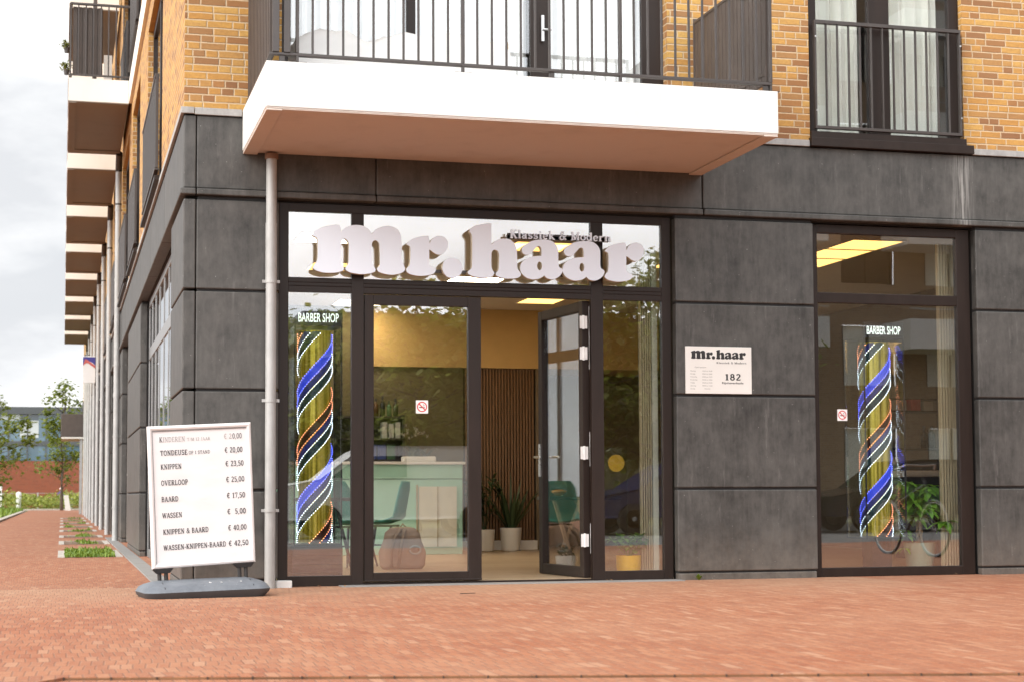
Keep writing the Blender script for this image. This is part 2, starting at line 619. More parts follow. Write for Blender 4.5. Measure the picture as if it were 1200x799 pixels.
M['bark'] = pm('bark', (0.14, 0.11, 0.085), 0.9, 0, 0.3, 14, 0.6)

# ------------------------------------------------------------------ ground
def sheet(name, pts, z, mat, thick=0.0, kind='structure'):
    b = MB()
    n = len(pts)
    b.add([(x, y, z) for x, y in pts], [tuple(range(n))])
    if thick:
        b.add([(x, y, z) for x, y in pts] + [(x, y, z - thick) for x, y in pts],
              [(i, (i + 1) % n, (i + 1) % n + n, i + n) for i in range(n)])
    return b.build(name, mat, kind=kind)


def ground_mat():
    t = NT('rough_ground')
    c = t.ramp(t.noise(0.25, 6, 0.65), [(0.35, (0.10, 0.12, 0.035)), (0.6, (0.17, 0.17, 0.07)), (0.75, (0.26, 0.21, 0.14))])
    return t.out(c, 0.9)


def asphalt_mat():
    t = NT('asphalt')
    c = t.ramp(t.noise(30, 4, 0.7), [(0.3, (0.045, 0.044, 0.043)), (0.7, (0.085, 0.083, 0.08))])
    return t.out(c, 0.85)


sheet('ground', [(-900, -900), (900, -900), (900, 900), (-900, 900)], -0.09, ground_mat())
sheet('road', [(-60, -27), (90, -27), (90, -15.2), (-60, -15.2)], -0.05, asphalt_mat())
# upper pavement ends in a 12 mm step that runs slightly askew in front of the shop
K0, K1 = (-0.92, -6.62), (45.0, -17.4)
KA, KB = (-0.92, -6.62), (16.0, -11.02)
sheet('pavement', [(-2.72, -9.5), (-0.92, -6.62), (16.0, -11.02), (40, -11.02), (40, 0.35), (0.35, 0.35), (0.35, 86), (-2.72, 86)], 0.0, M['paving'], 0.05)
sheet('lower_pavement', [(-30, -10.0), (60, -10.0), (60, -4.0), (-30, -4.0)], -0.013, M['paving'])
sheet('parking_strip', [(-30, -15.3), (60, -15.3), (60, -9.98), (-30, -9.98)], -0.018, pm('grey_parking_pavers', (0.16, 0.155, 0.15), .85, 0, .25, 3))
sheet('side_pavement', [(-30, -4.02), (-2.70, -4.02), (-2.70, 40), (-30, 40)], -0.017, M['paving'])
edge_m = pm('pale_edging_stone', (0.47, 0.43, 0.38), 0.8, 0, 0.2, 5)
b = MB()
for y0 in (36.0, 46.0, 56.0, 66.0):
    b.box(-2.95, -2.75, y0, y0 + 9.9, -0.03, 0.05)
b.box(-9, 0.0, 86.05, 86.35, -0.03, 0.07)
b.build('path_edging', edge_m, bevel=0.01, kind='structure')
sheet('lawn', [(-40, 40.01), (-2.97, 40.01), (-2.97, 83), (-40, 83)], -0.02, ground_mat())
b = MB()
x = -0.90
dx, dy = (KB[0] - KA[0]), (KB[1] - KA[1])
L = math.hypot(dx, dy)
ux, uy = dx / L, dy / L
s = 0.0
while s < 7:                                             # joints between the edging bricks on the step
    p = (KA[0] + ux * s, KA[1] + uy * s)
    Mx = Matrix.Translation((p[0] - uy * 0.0, p[1] - 0.004, -0.007)) @ Matrix.Rotation(math.atan2(uy, ux), 4, 'Z')
    b.obox(Mx, 0.006, 0.010, 0.012)
    s += 0.205 + random.uniform(-0.02, 0.02)
b.build('step_joint', pm('dark_sand', (0.06, 0.04, 0.03), 0.9), kind='structure')
b = MB()
Mx = Matrix.Translation(((KA[0] + KB[0]) / 2, (KA[1] + KB[1]) / 2 - 0.0015, -0.0085)) @ Matrix.Rotation(math.atan2(uy, ux), 4, 'Z')
b.obox(Mx, L, 0.006, 0.009)
b.build('step_edge', pm('brown_sand', (0.17, 0.085, 0.04), 0.9, 0, .4, 3), kind='structure')

# threshold strip of grey concrete in front of the doors and along the side wall
b = MB()
b.box(1.30, 4.30, -0.13, 0.075, -0.05, 0.008)
for y0, y1 in ((0.02, 1.6), (1.62, 4.7), (4.72, 7.8), (7.82, 11.9), (11.93, 14.6), (14.63, 17.9)):
    b.box(-0.17, -0.012, y0, y1, -0.05, 0.012)
b.build('concrete_strip', plaster_mat('grey_strip_concrete', (0.25, 0.24, 0.23), (0.17, 0.13, 0.10), 0.6), bevel=0.004, kind='structure')

# planting pits along the side street
soil = pm('pit_soil', (0.19, 0.125, 0.085), 0.95, 0, 0.4, 8)
kb, sb, gb = MB(), MB(), MB()
pits = [(7.75, 10.4, 1.0), (13.7, 15.7, 0.09), (18.4, 20.0, 0.09), (23.9, 25.6, 0.07), (29.0, 30.8, 0.06), (34.2, 36.0, 0.05), (40, 42, 0.04), (46, 48, 0.04)]
for i, (y0, y1, dens) in enumerate(pits):
    x0, x1 = -0.98, -0.19
    kb.box(x0, x0 + 0.085, y0, y1, -0.04, 0.010)
    kb.box(x1 - 0.085, x1, y0, y1, -0.04, 0.010)
    kb.box(x0 + 0.087, x1 - 0.087, y1 - 0.06, y1, -0.04, 0.009)
    sb.quad((x0 + 0.085, y0, 0.004), (x1 - 0.085, y0, 0.004), (x1 - 0.085, y1 - .06, 0.004), (x0 + 0.085, y1 - .06, 0.004))
    n = int(1900 * dens)
    if i:
        cl = [(random.uniform(x0 + .15, x1 - .15), random.uniform(y0 + .1, y1 - .15)) for _ in range(3)]
    for k in range(n):
        if i:
            cx, cyy = random.choice(cl)
            px, pyy = random.gauss(cx, 0.07), random.gauss(cyy, 0.12)
            if not (x0 + .1 < px < x1 - .1 and y0 < pyy < y1 - .1):
                continue
        else:
            px, pyy = random.uniform(x0 + 0.09, x1 - 0.09), random.uniform(y0 + 0.01, y1 - 0.1)
        h = random.uniform(0.02, 0.055) * (1.0 if random.random() < .9 else 1.8)
        a = random.uniform(0, 6.28)
        w = random.uniform(0.006, 0.016)
        lx, ly = math.cos(a) * h * random.uniform(0.1, 0.7), math.sin(a) * h * random.uniform(0.1, 0.7)
        wx, wy = -math.sin(a) * w, math.cos(a) * w
        gb.add([(px - wx, pyy - wy, 0.0), (px + wx, pyy + wy, 0.0), (px + lx * .5 + wx * .8, pyy + ly * .5 + wy * .8, h * .65), (px + lx * .5 - wx * .8, pyy + ly * .5 - wy * .8, h * .65), (px + lx, pyy + ly, h)],
               [(0, 1, 2, 3), (3, 2, 4)])
kb.build('pit_edging', edge_m, kind='structure')
sb.build('pit_soil', soil, kind='structure')
gb.build('grass', M['grass'], kind='stuff')

# ------------------------------------------------------------------ the apartment building
BD = thing('apartment_building', 'yellow brick apartment block on a dark stone ground floor with white balconies', 'building')


def wall_cells(mb, axis, c0, thick, u0, u1, z0, z1, openings, rev=True, m=0):
    """front wall (axis 'x', face at y=c0) or side wall (axis 'y', face at x=c0) with rectangular openings; inner face thick behind"""
    us = sorted({u0, u1, *[o[0] for o in openings], *[o[1] for o in openings]})
    zs = sorted({z0, z1, *[o[2] for o in openings], *[o[3] for o in openings]})

    def P(u, d, z):
        return (u, c0 + d, z) if axis == 'x' else (c0 + d, u, z)
    for a, b_ in zip(us, us[1:]):
        for c, d in zip(zs, zs[1:]):
            mu, mz = (a + b_) / 2, (c + d) / 2
            if any(o[0] < mu < o[1] and o[2] < mz < o[3] for o in openings):
                continue
            mb.quad(P(a, 0, c), P(b_, 0, c), P(b_, 0, d), P(a, 0, d), m)
            mb.quad(P(a, thick, c), P(b_, thick, c), P(b_, thick, d), P(a, thick, d), m)
    if rev:
        for o in openings:
            mb.quad(P(o[0], 0, o[2]), P(o[0], thick, o[2]), P(o[0], thick, o[3]), P(o[0], 0, o[3]), m)
            mb.quad(P(o[1], 0, o[2]), P(o[1], thick, o[2]), P(o[1], thick, o[3]), P(o[1], 0, o[3]), m)
            mb.quad(P(o[0], 0, o[2]), P(o[1], 0, o[2]), P(o[1], thick, o[2]), P(o[0], thick, o[2]), m)
            mb.quad(P(o[0], 0, o[3]), P(o[1], 0, o[3]), P(o[1], thick, o[3]), P(o[0], thick, o[3]), m)


ZB = 3.947
TOP = 15.5
PATIO = (0.80, 4.23, ZB, 6.35)
FRW = (5.60, 7.16, ZB - 0.03, 6.35)
side_w = [(3.3, 6.4), (8.5, 11.0), (12.2, 15.2)]
y = 17.6
while y < 66:
    side_w.append((y, y + 2.4))
    y += 5.3
mb = MB()
wall_cells(mb, 'x', 0.0, 0.30, 0.0, 14.0, ZB - 0.05, TOP, [PATIO, FRW])
so = [(a, b_, ZB, 6.30) for a, b_ in side_w] + [(a, b_, 6.95, 9.3) for a, b_ in side_w] + [(a, b_, 9.9, 12.2) for a, b_ in side_w]
wall_cells(mb, 'y', 0.0, 0.30, 0.30, 70.0, ZB - 0.05, TOP, so)
mb.quad((0, 0, ZB - .05), (0, 0.30, ZB - .05), (0, 0.30, TOP), (0, 0, TOP))
mb.quad((14, 0, 0), (14, 70, 0), (14, 70, TOP), (14, 0, TOP))
mb.quad((0, 70, 0), (14, 70, 0), (14, 70, TOP), (0, 70, TOP))
mb.quad((0, 0, TOP), (14, 0, TOP), (14, 70, TOP), (0, 70, TOP))
mb.build('brick_wall', M['brick'], BD)

# coping of the stone ground floor, in lengths with joints
mb = MB()
for a, b_ in ((0.085, 0.47), (4.56, 5.585), (7.235, 9.4), (9.41, 14)):
    cp = MB()
    cp.box(a, b_, -0.028, 0.0, ZB - 0.058, ZB)
    cp.build('coping', M['coping'], BD, bevel=0.004)
mb.box(-0.028, 0.08, -0.028, 0.0, ZB - 0.052, ZB + .002)
yy = 0.0
while yy < 66:
    mb.box(-0.028, 0.0, yy + 0.004, min(yy + 2.65, 66), ZB - 0.052, ZB)
    yy += 2.654
mb.build('coping', M['coping'], BD, bevel=0.004)

# dark stone: frieze, ledge, panels
JZ = [0.075, 0.799, 1.621, 2.439, 3.200]
mb, core = MB(), MB()
G = 0.020


def frieze_front(a, b_):
    mb.box(a, b_, 0.0, 0.09, 3.280, ZB - 0.060)
    mb.box(a, b_, -0.030, 0.09, 3.222, 3.276)


def frieze_side(a, b_):
    mb.box(0.0, 0.09, a, b_, 3.280, ZB - 0.060)
    mb.box(-0.030, 0.09, a, b_, 3.222, 3.276)


frieze_front(0.105, 1.60)
frieze_front(1.606, 4.545)
frieze_front(4.555, 9.2)
frieze_front(9.21, 14)
mb.box(0.0, 0.099, 0.0, 0.09, 3.280, ZB - 0.060)
mb.box(-0.030, 0.099, -0.030, 0.09, 3.222, 3.276)
yy = 0.094
while yy < 66:
    frieze_side(yy, yy + 2.64)
    yy += 2.65


def panels_front(a, b_, a_in=True):
    for z0, z1 in zip(JZ, JZ[1:]):
        mb.box(a, b_, 0.0, 0.09, z0 + (0 if z0 < .1 else G / 2), z1 - G / 2)
    core.box(a + .01, b_ - .01, 0.02, 0.30, 0.0, 3.23)


def panels_side(a, b_):
    for z0, z1 in zip(JZ, JZ[1:]):
        mb.box(0.0, 0.09, a, b_, z0 + (0 if z0 < .1 else G / 2), z1 - G / 2)
    core.box(0.02, 0.30, a + .01, b_ - .01, 0.0, 3.23)


panels_front(0.106, 0.785)
panels_front(4.285, 5.615)
panels_front(7.255, 8.9)
panels_front(10.6, 14)
for z0, z1 in zip(JZ, JZ[1:]):                      # corner stone returns round the edge
    mb.box(0.0, 0.1, 0.0, 1.6, z0 + (0 if z0 < .1 else G / 2), z1 - G / 2)
core.box(0.02, 0.30, 0.31, 1.59, 0.0, 3.23)
side_piers = [(7.87, 11.96), (14.64, 18.2)]
y = 20.9
while y < 66:
    side_piers.append((y, y + 2.6))
    y += 5.3
for a, b_ in side_piers:
    panels_side(a, b_)
# plinth under the panels
for a, b_ in ((0.03, .78), (4.29, 5.61), (7.26, 8.9), (10.6, 14)):
    mb.box(a, b_, 0.012, 0.09, -0.04, 0.060)
mb.box(0.012, 0.09, 0.1, 1.6, -.04, 0.06)
for a, b_ in side_piers:
    mb.box(0.012, 0.09, a, b_, -0.04, 0.060)
mb.build('stone_cladding', M['stone'], BD, bevel=0.010)
core.box(0.02, 14, 0.095, 0.30, 3.21, ZB)
core.box(0.095, 0.30, 0.30, 66, 3.21, ZB)
core.box(8.9, 10.6, 0.25, 0.3, 0, 3.2)
core.build('wall_core', M['core'], BD)

# front balcony
sl = MB()
sl.box(0.478, 4.545, -1.68, -0.004, 3.605, ZB)
sof = MB()
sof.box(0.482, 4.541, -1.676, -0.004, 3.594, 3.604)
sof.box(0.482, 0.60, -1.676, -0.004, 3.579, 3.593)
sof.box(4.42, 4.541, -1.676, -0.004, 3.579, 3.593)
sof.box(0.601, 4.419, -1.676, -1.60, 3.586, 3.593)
BAL = sl.build('balcony', M['concrete'], BD, bevel=0.006)
sof.build('soffit', M['soffit'], BAL, bevel=0.004)


def railing(name, parent, p0, p1, z0, z1, pitch, bar=(0.010, 0.022), post_every=0, mat=None, zfoot=None):
    """flat bars between two rails from p0 to p1 (x,y)"""
    b = MB()
    d = Vector((p1[0] - p0[0], p1[1] - p0[1], 0))
    L = d.length
    d.normalize()
    ang = math.atan2(d.y, d.x)
    n = int(round(L / pitch))
    for z, h in ((z0, 0.022), (z1, 0.03)):
        c = (Vector((p0[0], p0[1], z)) + Vector((p1[0], p1[1], z))) / 2
        b.obox(Matrix.Translation(c) @ Matrix.Rotation(ang, 4, 'Z'), L + 0.02, 0.045, h)
    for i in range(n + 1):
        c = Vector((p0[0], p0[1], (z0 + z1) / 2)) + d * (L * i / n)
        post = post_every and i % post_every == 0
        b.obox(Matrix.Translation(c) @ Matrix.Rotation(ang, 4, 'Z'), bar[0] if not post else 0.022, bar[1] if not post else 0.05, z1 - z0 - 0.026)
        if post and zfoot is not None:
            b.obox(Matrix.Translation((c.x, c.y, (z0 + zfoot) / 2 - .005)) @ Matrix.Rotation(ang, 4, 'Z'), 0.02, 0.04, z0 - zfoot - .01)
            b.obox(Matrix.Translation((c.x, c.y, zfoot + 0.004)) @ Matrix.Rotation(ang, 4, 'Z'), 0.14, 0.06, 0.006)
    return b.build(name, mat or M['rail'], parent, bevel=0.002)


railing('railing', BAL, (0.713, -1.63), (4.50, -1.63), 4.012, 5.08, 0.1135, bar=(0.016, 0.02), post_every=11, zfoot=ZB)
b = MB()
b.box(0.505, 0.705, -1.65, -1.61, 4.003, 4.022)
b.box(0.505, 0.535, -1.609, -0.02, 4.003, 4.022)
b.build('bottom_rail', M['rail'], BAL, bevel=0.002)
for x0_, x1_ in ((0.528, 0.577), (0.612, 0.66)):
    b = MB()
    b.box(x0_, x1_, -1.66, -1.62, 4.0225, 6.3)
    b.build('railing_post', M['rail'], BAL, bevel=0.002)
for xx in (0.6, 2.68, 4.46):
    b = MB()
    b.box(xx - .08, xx + .08, -1.66, -1.60, ZB + .001, ZB + .008)
    b.box(xx - .02, xx + .02, -1.64, -1.615, ZB + .008, 4.002)
    b.build('post_foot', M['rail'], BAL)
# privacy screens: left full height louvres, right chest high boards
b = MB()
k = -1.56
while k < -0.03:
    b.box(0.515, 0.545, k, k + 0.052, 4.03, 6.1)
    b.box(0.548, 0.553, k - .02, k + .09, 4.02, 6.11)
    k += 0.104
b.build('privacy_screen', M['slatmetal'], BAL)
b = MB()
k = -1.575
while k < -0.02:
    b.box(4.485, 4.505, k, k + 0.072, 4.03, 4.965)
    k += 0.083
b.box(4.478, 4.484, -1.58, -0.02, 4.94, 4.965)
b.box(4.478, 4.484, -1.58, -0.02, 4.10, 4.125)
b.box(4.475, 4.51, -1.60, -1.577, 3.95, 4.99)
b.box(4.475, 4.51, -0.02, -0.003, 3.95, 4.99)
b.build('privacy_screen', M['slatmetal'], BAL, bevel=0.002)


def curtain_mb(x0, x1, y, z0, z1, pitch=0.09, amp=0.03):
    b = MB()
    n = int((x1 - x0) / pitch * 8)
    pts = []
    ph = 0
    for i in range(n + 1):
        xx = x0 + (x1 - x0) * i / n
        ph += random.uniform(0.4, 1.2)
        pts.append((xx, y + amp * math.sin(ph) * random.uniform(0.6, 1)))
    v = [(px, py_, z0) for px, py_ in pts] + [(px, py_, z1) for px, py_ in pts]
    m_ = len(pts)
    b.add(v, [(i, i + 1, i + 1 + m_, i + m_) for i in range(m_ - 1)])
    return b


def frame_rect(b, x0, x1, z0, z1, y0, y1, wl, wr, wb, wt, m=0):
    b.box(x0, x0 + wl, y0, y1, z0, z1, m)
    b.box(x1 - wr, x1, y0, y1, z0, z1, m)
    b.box(x0 + wl, x1 - wr, y0 + .0005, y1 - .0005, z0, z0 + wb, m)
    b.box(x0 + wl, x1 - wr, y0 + .0005, y1 - .0005, z1 - wt, z1, m)


# patio doors on the balcony
W = MB()
frame_rect(W, 0.803, 4.227, ZB + .002, 6.345, 0.10, 0.16, .085, .20, .07, .08)
for a, b_ in ((1.89, 1.965), (2.996, 3.176)):
    W.box(a, b_, 0.101, 0.159, ZB + .072, 6.265)
PD = W.build('patio_door', M['frame'], BD, bevel=0.004)
for a, b_ in ((0.888, 1.89), (1.965, 2.996), (3.176, 4.027)):
    g = MB()
    g.box(a, b_, 0.126, 0.134, ZB + .072, 6.265)
    g.build('pane', M['glass_up'], PD)
b = MB()
b.box(3.085, 3.11, 0.062, 0.085, 4.72, 4.95)
b.tube([(3.098, .07, 4.82), (3.098, .05, 4.82), (3.17, .045, 4.82)], 0.01, 8)
b.build('door_handle', pm('satin_steel', (0.6, 0.6, 0.6), .3, .9), PD)
curtain_mb(0.86, 2.99, 0.215, ZB + .03, 6.3).build('curtain', M['curtain'], PD, smooth=True)
curtain_mb(3.10, 4.05, 0.215, ZB + .03, 6.3).build('curtain', M['curtain'], PD, smooth=True)

# french window on the right with its juliet railing and sill
W = MB()
frame_rect(W, 5.605, 7.155, ZB - .02, 6.345, 0.055, 0.12, .095, .10, .10, .08)
W.box(6.23, 6.44, 0.056, 0.119, ZB + .08, 6.26)
FW = W.build('french_window', M['frame'], BD, bevel=0.004)
for a, b_ in ((5.70, 6.23), (6.44, 7.055)):
    g = MB()
    g.box(a, b_, 0.085, 0.093, ZB + .08, 6.26)
    g.build('pane', M['glass_up'], FW)
curtain_mb(5.66, 6.20, 0.19, ZB + .0, 6.3, 0.14, .05).build('curtain', M['curtain_g'], FW, smooth=True)
curtain_mb(6.42, 7.0, 0.19, ZB + .0, 6.3, 0.14, .05).build('curtain', M['curtain_g'], FW, smooth=True)
b = MB()
b.box(5.59, 7.232, -0.06, 0.05, ZB - .057, ZB + .022)
b.box(5.60, 7.17, -0.035, 0.052, ZB + .024, ZB + .085)
b.build('sill', M['frame'], FW, bevel=0.003)
b = MB()
z0, z1 = 4.075, 5.045
b.box(5.638, 7.120, -0.050, -0.006, z1 - .02, z1 + .012)
b.box(5.638, 7.120, -0.050, -0.006, z0 - .02, z0 + .006)
b.box(5.638, 5.655, -0.050, -0.006, z0 + .006, z1 - .02)
b.box(7.103, 7.120, -0.050, -0.006, z0 + .006, z1 - .02)
for i in range(1, 13):
    xx = 5.646 + i * (7.112 - 5.646) / 13
    b.box(xx - .006, xx + .006, -0.042, -0.014, z0 + .006, z1 - .02)
b.build('juliet_railing', M['rail'], FW, bevel=0.002)
zinc = pm('zinc', (.6, .6, .6), .3, .8)
for xx, zz in ((5.646, 4.90), (5.652, 4.22), (7.113, 4.90), (7.113, 4.22)):
    b = MB()
    b.tube([(xx, -0.0505, zz), (xx, -0.058, zz)], 0.009, 8)
    b.build('bolt', zinc, FW)

# room volumes behind the upper windows (dark, closed)
b = MB()
dark_room = pm('dim_room', (0.22, 0.21, 0.20), 0.9)
for a, b_ in ((0.75, 4.3), (5.5, 7.3)):
    b.quad((a, 0.31, ZB - .02), (b_, 0.31, ZB - .02), (b_, 3, ZB - .02), (a, 3, ZB - .02))
    b.quad((a, 3, ZB - .02), (b_, 3, ZB - .02), (b_, 3, 6.5), (a, 3, 6.5))
    b.quad((a, .31, 6.5), (b_, .31, 6.5), (b_, 3, 6.5), (a, 3, 6.5))
    b.quad((a, .31, ZB - .02), (a, 3, ZB - .02), (a, 3, 6.5), (a, .31, 6.5))
    b.quad((b_, .31, ZB - .02), (b_, 3, ZB - .02), (b_, 3, 6.5), (b_, .31, 6.5))
b.build('upper_room', dark_room, BD)

# side street windows, upper floors
for fi, (za, zb) in enumerate(((ZB, 6.30), (6.95, 9.3), (9.9, 12.2))):
    for i, (a, b_) in enumerate(side_w):
        W = MB()
        for y0, y1 in ((a, a + .09), (b_ - .09, b_), ((a + b_) / 2 - .06, (a + b_) / 2 + .06)):
            W.box(0.06, 0.12, y0, y1, za + .002, zb - .002)
        W.box(0.061, 0.119, a + .09, b_ - .09, za + .002, za + .1)
        W.box(0.061, 0.119, a + .09, b_ - .09, zb - .1, zb - .002)
        w = W.build('window', M['frame'], BD)
        g = MB()
        g.box(0.085, 0.093, a + .05, b_ - .05, za + .09, zb - .09)
        g.build('pane', M['glass_up'], w)
        g = MB()
        g.quad((0.25, a, za), (0.25, b_, za), (0.25, b_, zb), (0.25, a, zb))
        g.build('curtain', M['curtain_g'], w)
        if fi == 0 or i < 3:
            s_ = MB()
            s_.box(-0.075, 0.05, a - .05, b_ + .05, za - .01, za + .035)
            s_.build('sill', M['frame'], w)
            railing('juliet_railing', w, (-0.045, a + .12), (-0.045, b_ - .12), za + .13, za + 1.1, 0.11, bar=(0.03, 0.03))

# side street balconies, one per bay, with railing and glass screen
pale = plaster_mat('cream_concrete', (0.80, 0.77, 0.71), (0.55, 0.48, 0.40), 0.2)
for k in range(8):
    y0 = 11.4 + 5.3 * k
    s_ = MB()
    s_.box(-0.915, -0.05, y0, y0 + 3.8, 6.56, 6.90)
    bl = s_.build('balcony', pale, BD)
    s_ = MB()
    s_.box(-0.91, -0.055, y0 + .005, y0 + 3.795, 6.545, 6.558)
    s_.box(-0.91, -0.80, y0 + .005, y0 + 3.795, 6.530, 6.543)
    s_.box(-0.799, -0.055, y0 + 3.5, y0 + 3.795, 6.530, 6.543)
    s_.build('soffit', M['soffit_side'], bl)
    if k < 6:
        railing('railing', bl, (-0.89, y0 + .03), (-0.02, y0 + .03), 6.955, 8.02, 0.105, bar=(0.02, 0.02))
        railing('railing', bl, (-0.89, y0 + .06), (-0.89, y0 + 3.75), 6.955, 8.02, 0.105, bar=(0.02, 0.02))
    s_ = MB()
    s_.box(-0.915, -0.05, y0, y0 + 3.8, 9.45, 9.80)
    b2 = s_.build('balcony', pale, BD)
    s_ = MB()
    s_.box(-0.91, -0.055, y0 + .005, y0 + 3.795, 9.43, 9.448)
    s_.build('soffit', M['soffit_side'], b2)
s_ = MB()
s_.box(-0.045, 0.0, 3.6, 11.39, 6.56, 6.90)
s_.build('floor_band', pale, BD)
# white and dark things behind the first side railing
s_ = MB()
s_.box(-0.55, -0.50, 12.3, 13.4, 6.92, 8.5)
s_.build('balcony_partition', M['slatmetal'], BD)
s_ = MB()
for i in range(6):
    s_.box(-0.86 + i * .072, -0.80 + i * .072, 11.52, 11.54, 7.0, 8.0)
s_.box(-0.86, -.43, 11.545, 11.555, 7.0, 8.0)
s_.build('privacy_screen', M['slatmetal'], BD)
s_ = MB()
s_.box(-0.40, -0.28, 12.0, 12.1, 6.92, 7.42)
s_.build('white_panel', M['white'], BD)

# ground floor side: shop window, doors and further openings
silver = pm('grey_aluminium', (0.24, 0.24, 0.24), 0.35, 0.3, 0.08)
b = MB()
for y0 in (1.62, 2.9, 3.75, 4.6, 5.45, 6.3, 7.1, 7.79):
    b.box(0.108, 0.15, y0, y0 + 0.07, 0.0, 3.2)
for z0, z1 in ((0.0, 0.1), (2.46, 2.60), (3.12, 3.2)):
    b.box(0.104, 0.152, 1.69, 7.79, z0, z1)
SW = b.build('side_window', silver, BD, bevel=0.004)
for y0, y1 in ((1.69, 2.9), (2.97, 3.75), (3.82, 4.6), (4.67, 5.45), (5.52, 6.3), (6.37, 7.1), (7.17, 7.79)):
    g = MB()
    g.box(0.115, 0.123, y0, y1, 0.1, 3.12)
    g.build('pane', M['glass'], SW)
door_m = pm('grey_brown_door', (0.16, 0.145, 0.13), 0.5, 0, 0.1)
b = MB()
b.box(0.12, 0.18, 11.97, 14.63, 0.02, 3.2)
for y0 in (12.0, 13.2, 14.5):
    b.box(0.09, 0.12, y0, y0 + .1, 0.02, 3.2)
SD = b.build('side_door', door_m, BD)
b = MB()
b.box(0.06, 0.09, 12.03, 12.08, 0.90, 1.22)
b.box(0.01, 0.06, 12.045, 12.065, 1.07, 1.095)
b.box(0.005, 0.02, 12.045, 12.2, 1.07, 1.095)
b.build('door_handle', pm('pale_handle', (.75, .75, .73), .35, .3), SD)
b = MB()
prev = 18.2
for a, b_ in side_piers[2:]:
    b.box(0.10, 0.16, prev + .01, a - .01, 0.0, 3.2)
    prev = b_
b.build('bay_infill', M['frame'], BD)

# downpipes of the side street, dark at the top, galvanised below
for k in range(9):
    y0 = 11.4 + 5.3 * k + 3.95
    b = MB()
    b.tube([(-0.065, y0, -0.02), (-0.065, y0, 6.30)], 0.052, 12)
    b.tube([(-0.065, y0, 2.42), (-0.065, y0, 2.50)], 0.058, 12)
    dp = b.build('downpipe', M['pipe'], BD, smooth=True)
    b = MB()
    b.tube([(-0.065, y0, 5.7), (-0.065, y0, 6.30), (-0.065, y0 - .12, 6.45), (-0.065, y0 - .28, 6.53)], 0.057, 12)
    b.build('pipe_elbow', M['rail'], dp, smooth=True)
    for z in (0.55, 1.75, 2.95, 4.4, 5.6):
        b = MB()
        b.tube([(-0.065, y0, z), (-0.065, y0, z + .03)], 0.058, 12)
        b.box(-0.02, 0.0, y0 - .008, y0 + .008, z, z + .03)
        b.build('bracket', M['pipe'], dp)

# front downpipe left of the shop
b = MB()
b.tube([(0.712, -0.068, -0.01), (0.712, -0.068, 3.575)], 0.044, 20)
b.tube([(0.712, -0.068, 2.50), (0.712, -0.068, 3.0)], 0.0475, 20)
dp = b.build('downpipe', M['pipe'], BD, smooth=True)
for z in (0.62, 1.52, 2.50):
    b = MB()
    b.tube([(0.712, -0.068, z), (0.712, -0.068, z + .028)], 0.049, 20)
    b.box(0.64, 0.784, -0.072, -0.064, z + .002, z + .026)
    b.box(0.705, 0.719, -0.03, 0.0, z + .004, z + .024)
    b.build('bracket', M['pipe'], dp)
b = MB()
b.tube([(0.712, -0.068, 3.535), (0.712, -0.068, 3.578)], 0.056, 20)
b.build('pipe_collar', pm('rusty_collar', (0.20, 0.12, 0.08), .8, 0, .3), dp)

# ------------------------------------------------------------------ shop front: frame, panes, doors
Y0, Y1, YG = 0.085, 0.150, 0.115
b = MB()
b.box(0.795, 0.876, Y0, Y1, 0.0, 3.205)
b.box(4.187, 4.270, Y0, Y1, 0.0, 3.205)
b.box(0.876, 4.187, Y0 + .001, Y1, 3.135, 3.205)
b.box(1.410, 1.514, Y0 + .002, Y1, 0.0, 3.135)
b.box(3.530, 3.640, Y0 + .002, Y1, 0.0, 3.135)
for a, b_ in ((0.876, 1.410), (1.514, 3.530), (3.640, 4.187)):
    b.box(a, b_, Y0 + .003, Y1, 2.455, 2.578)
    b.box(a, b_, Y0 - .004, Y0 + .003, 2.505, 2.510)
    b.box(a, b_, Y0 - .004, Y0 + .003, 2.535, 2.540)
for a, b_ in ((0.876, 1.410), (3.640, 4.187)):
    b.box(a, b_, Y0 + .003, Y1, 0.0, 0.086)
b.box(1.514, 3.530, Y0 + .02, Y1 + .05, -0.02, 0.022)
SF = b.build('shop_front', M['frame'], BD, bevel=0.004)
for x0, x1, z0, z1 in ((0.876, 1.41, .086, 2.455), (3.64, 4.187, .086, 2.455), (0.876, 1.41, 2.578, 3.135), (1.514, 3.53, 2.578, 3.135), (3.64, 4.187, 2.578, 3.135)):
    g = MB()
    g.box(x0, x1, YG - .004, YG + .004, z0, z1)
    g.build('pane', M['glass'], SF)

b = MB()
frame_rect(b, 1.522, 2.537, 0.03, 2.448, Y0 + .012, Y1 + .01, .080, .114, .074, .085)
b.box(1.522, 2.537, Y0 + .002, Y0 + .0115, 0.03, 0.045)
DL = b.build('door', M['frame'], BD, bevel=0.004)
g = MB()
g.box(1.602, 2.423, YG + .006, YG + .014, 0.104, 2.363)
g.build('pane', M['glass'], DL)

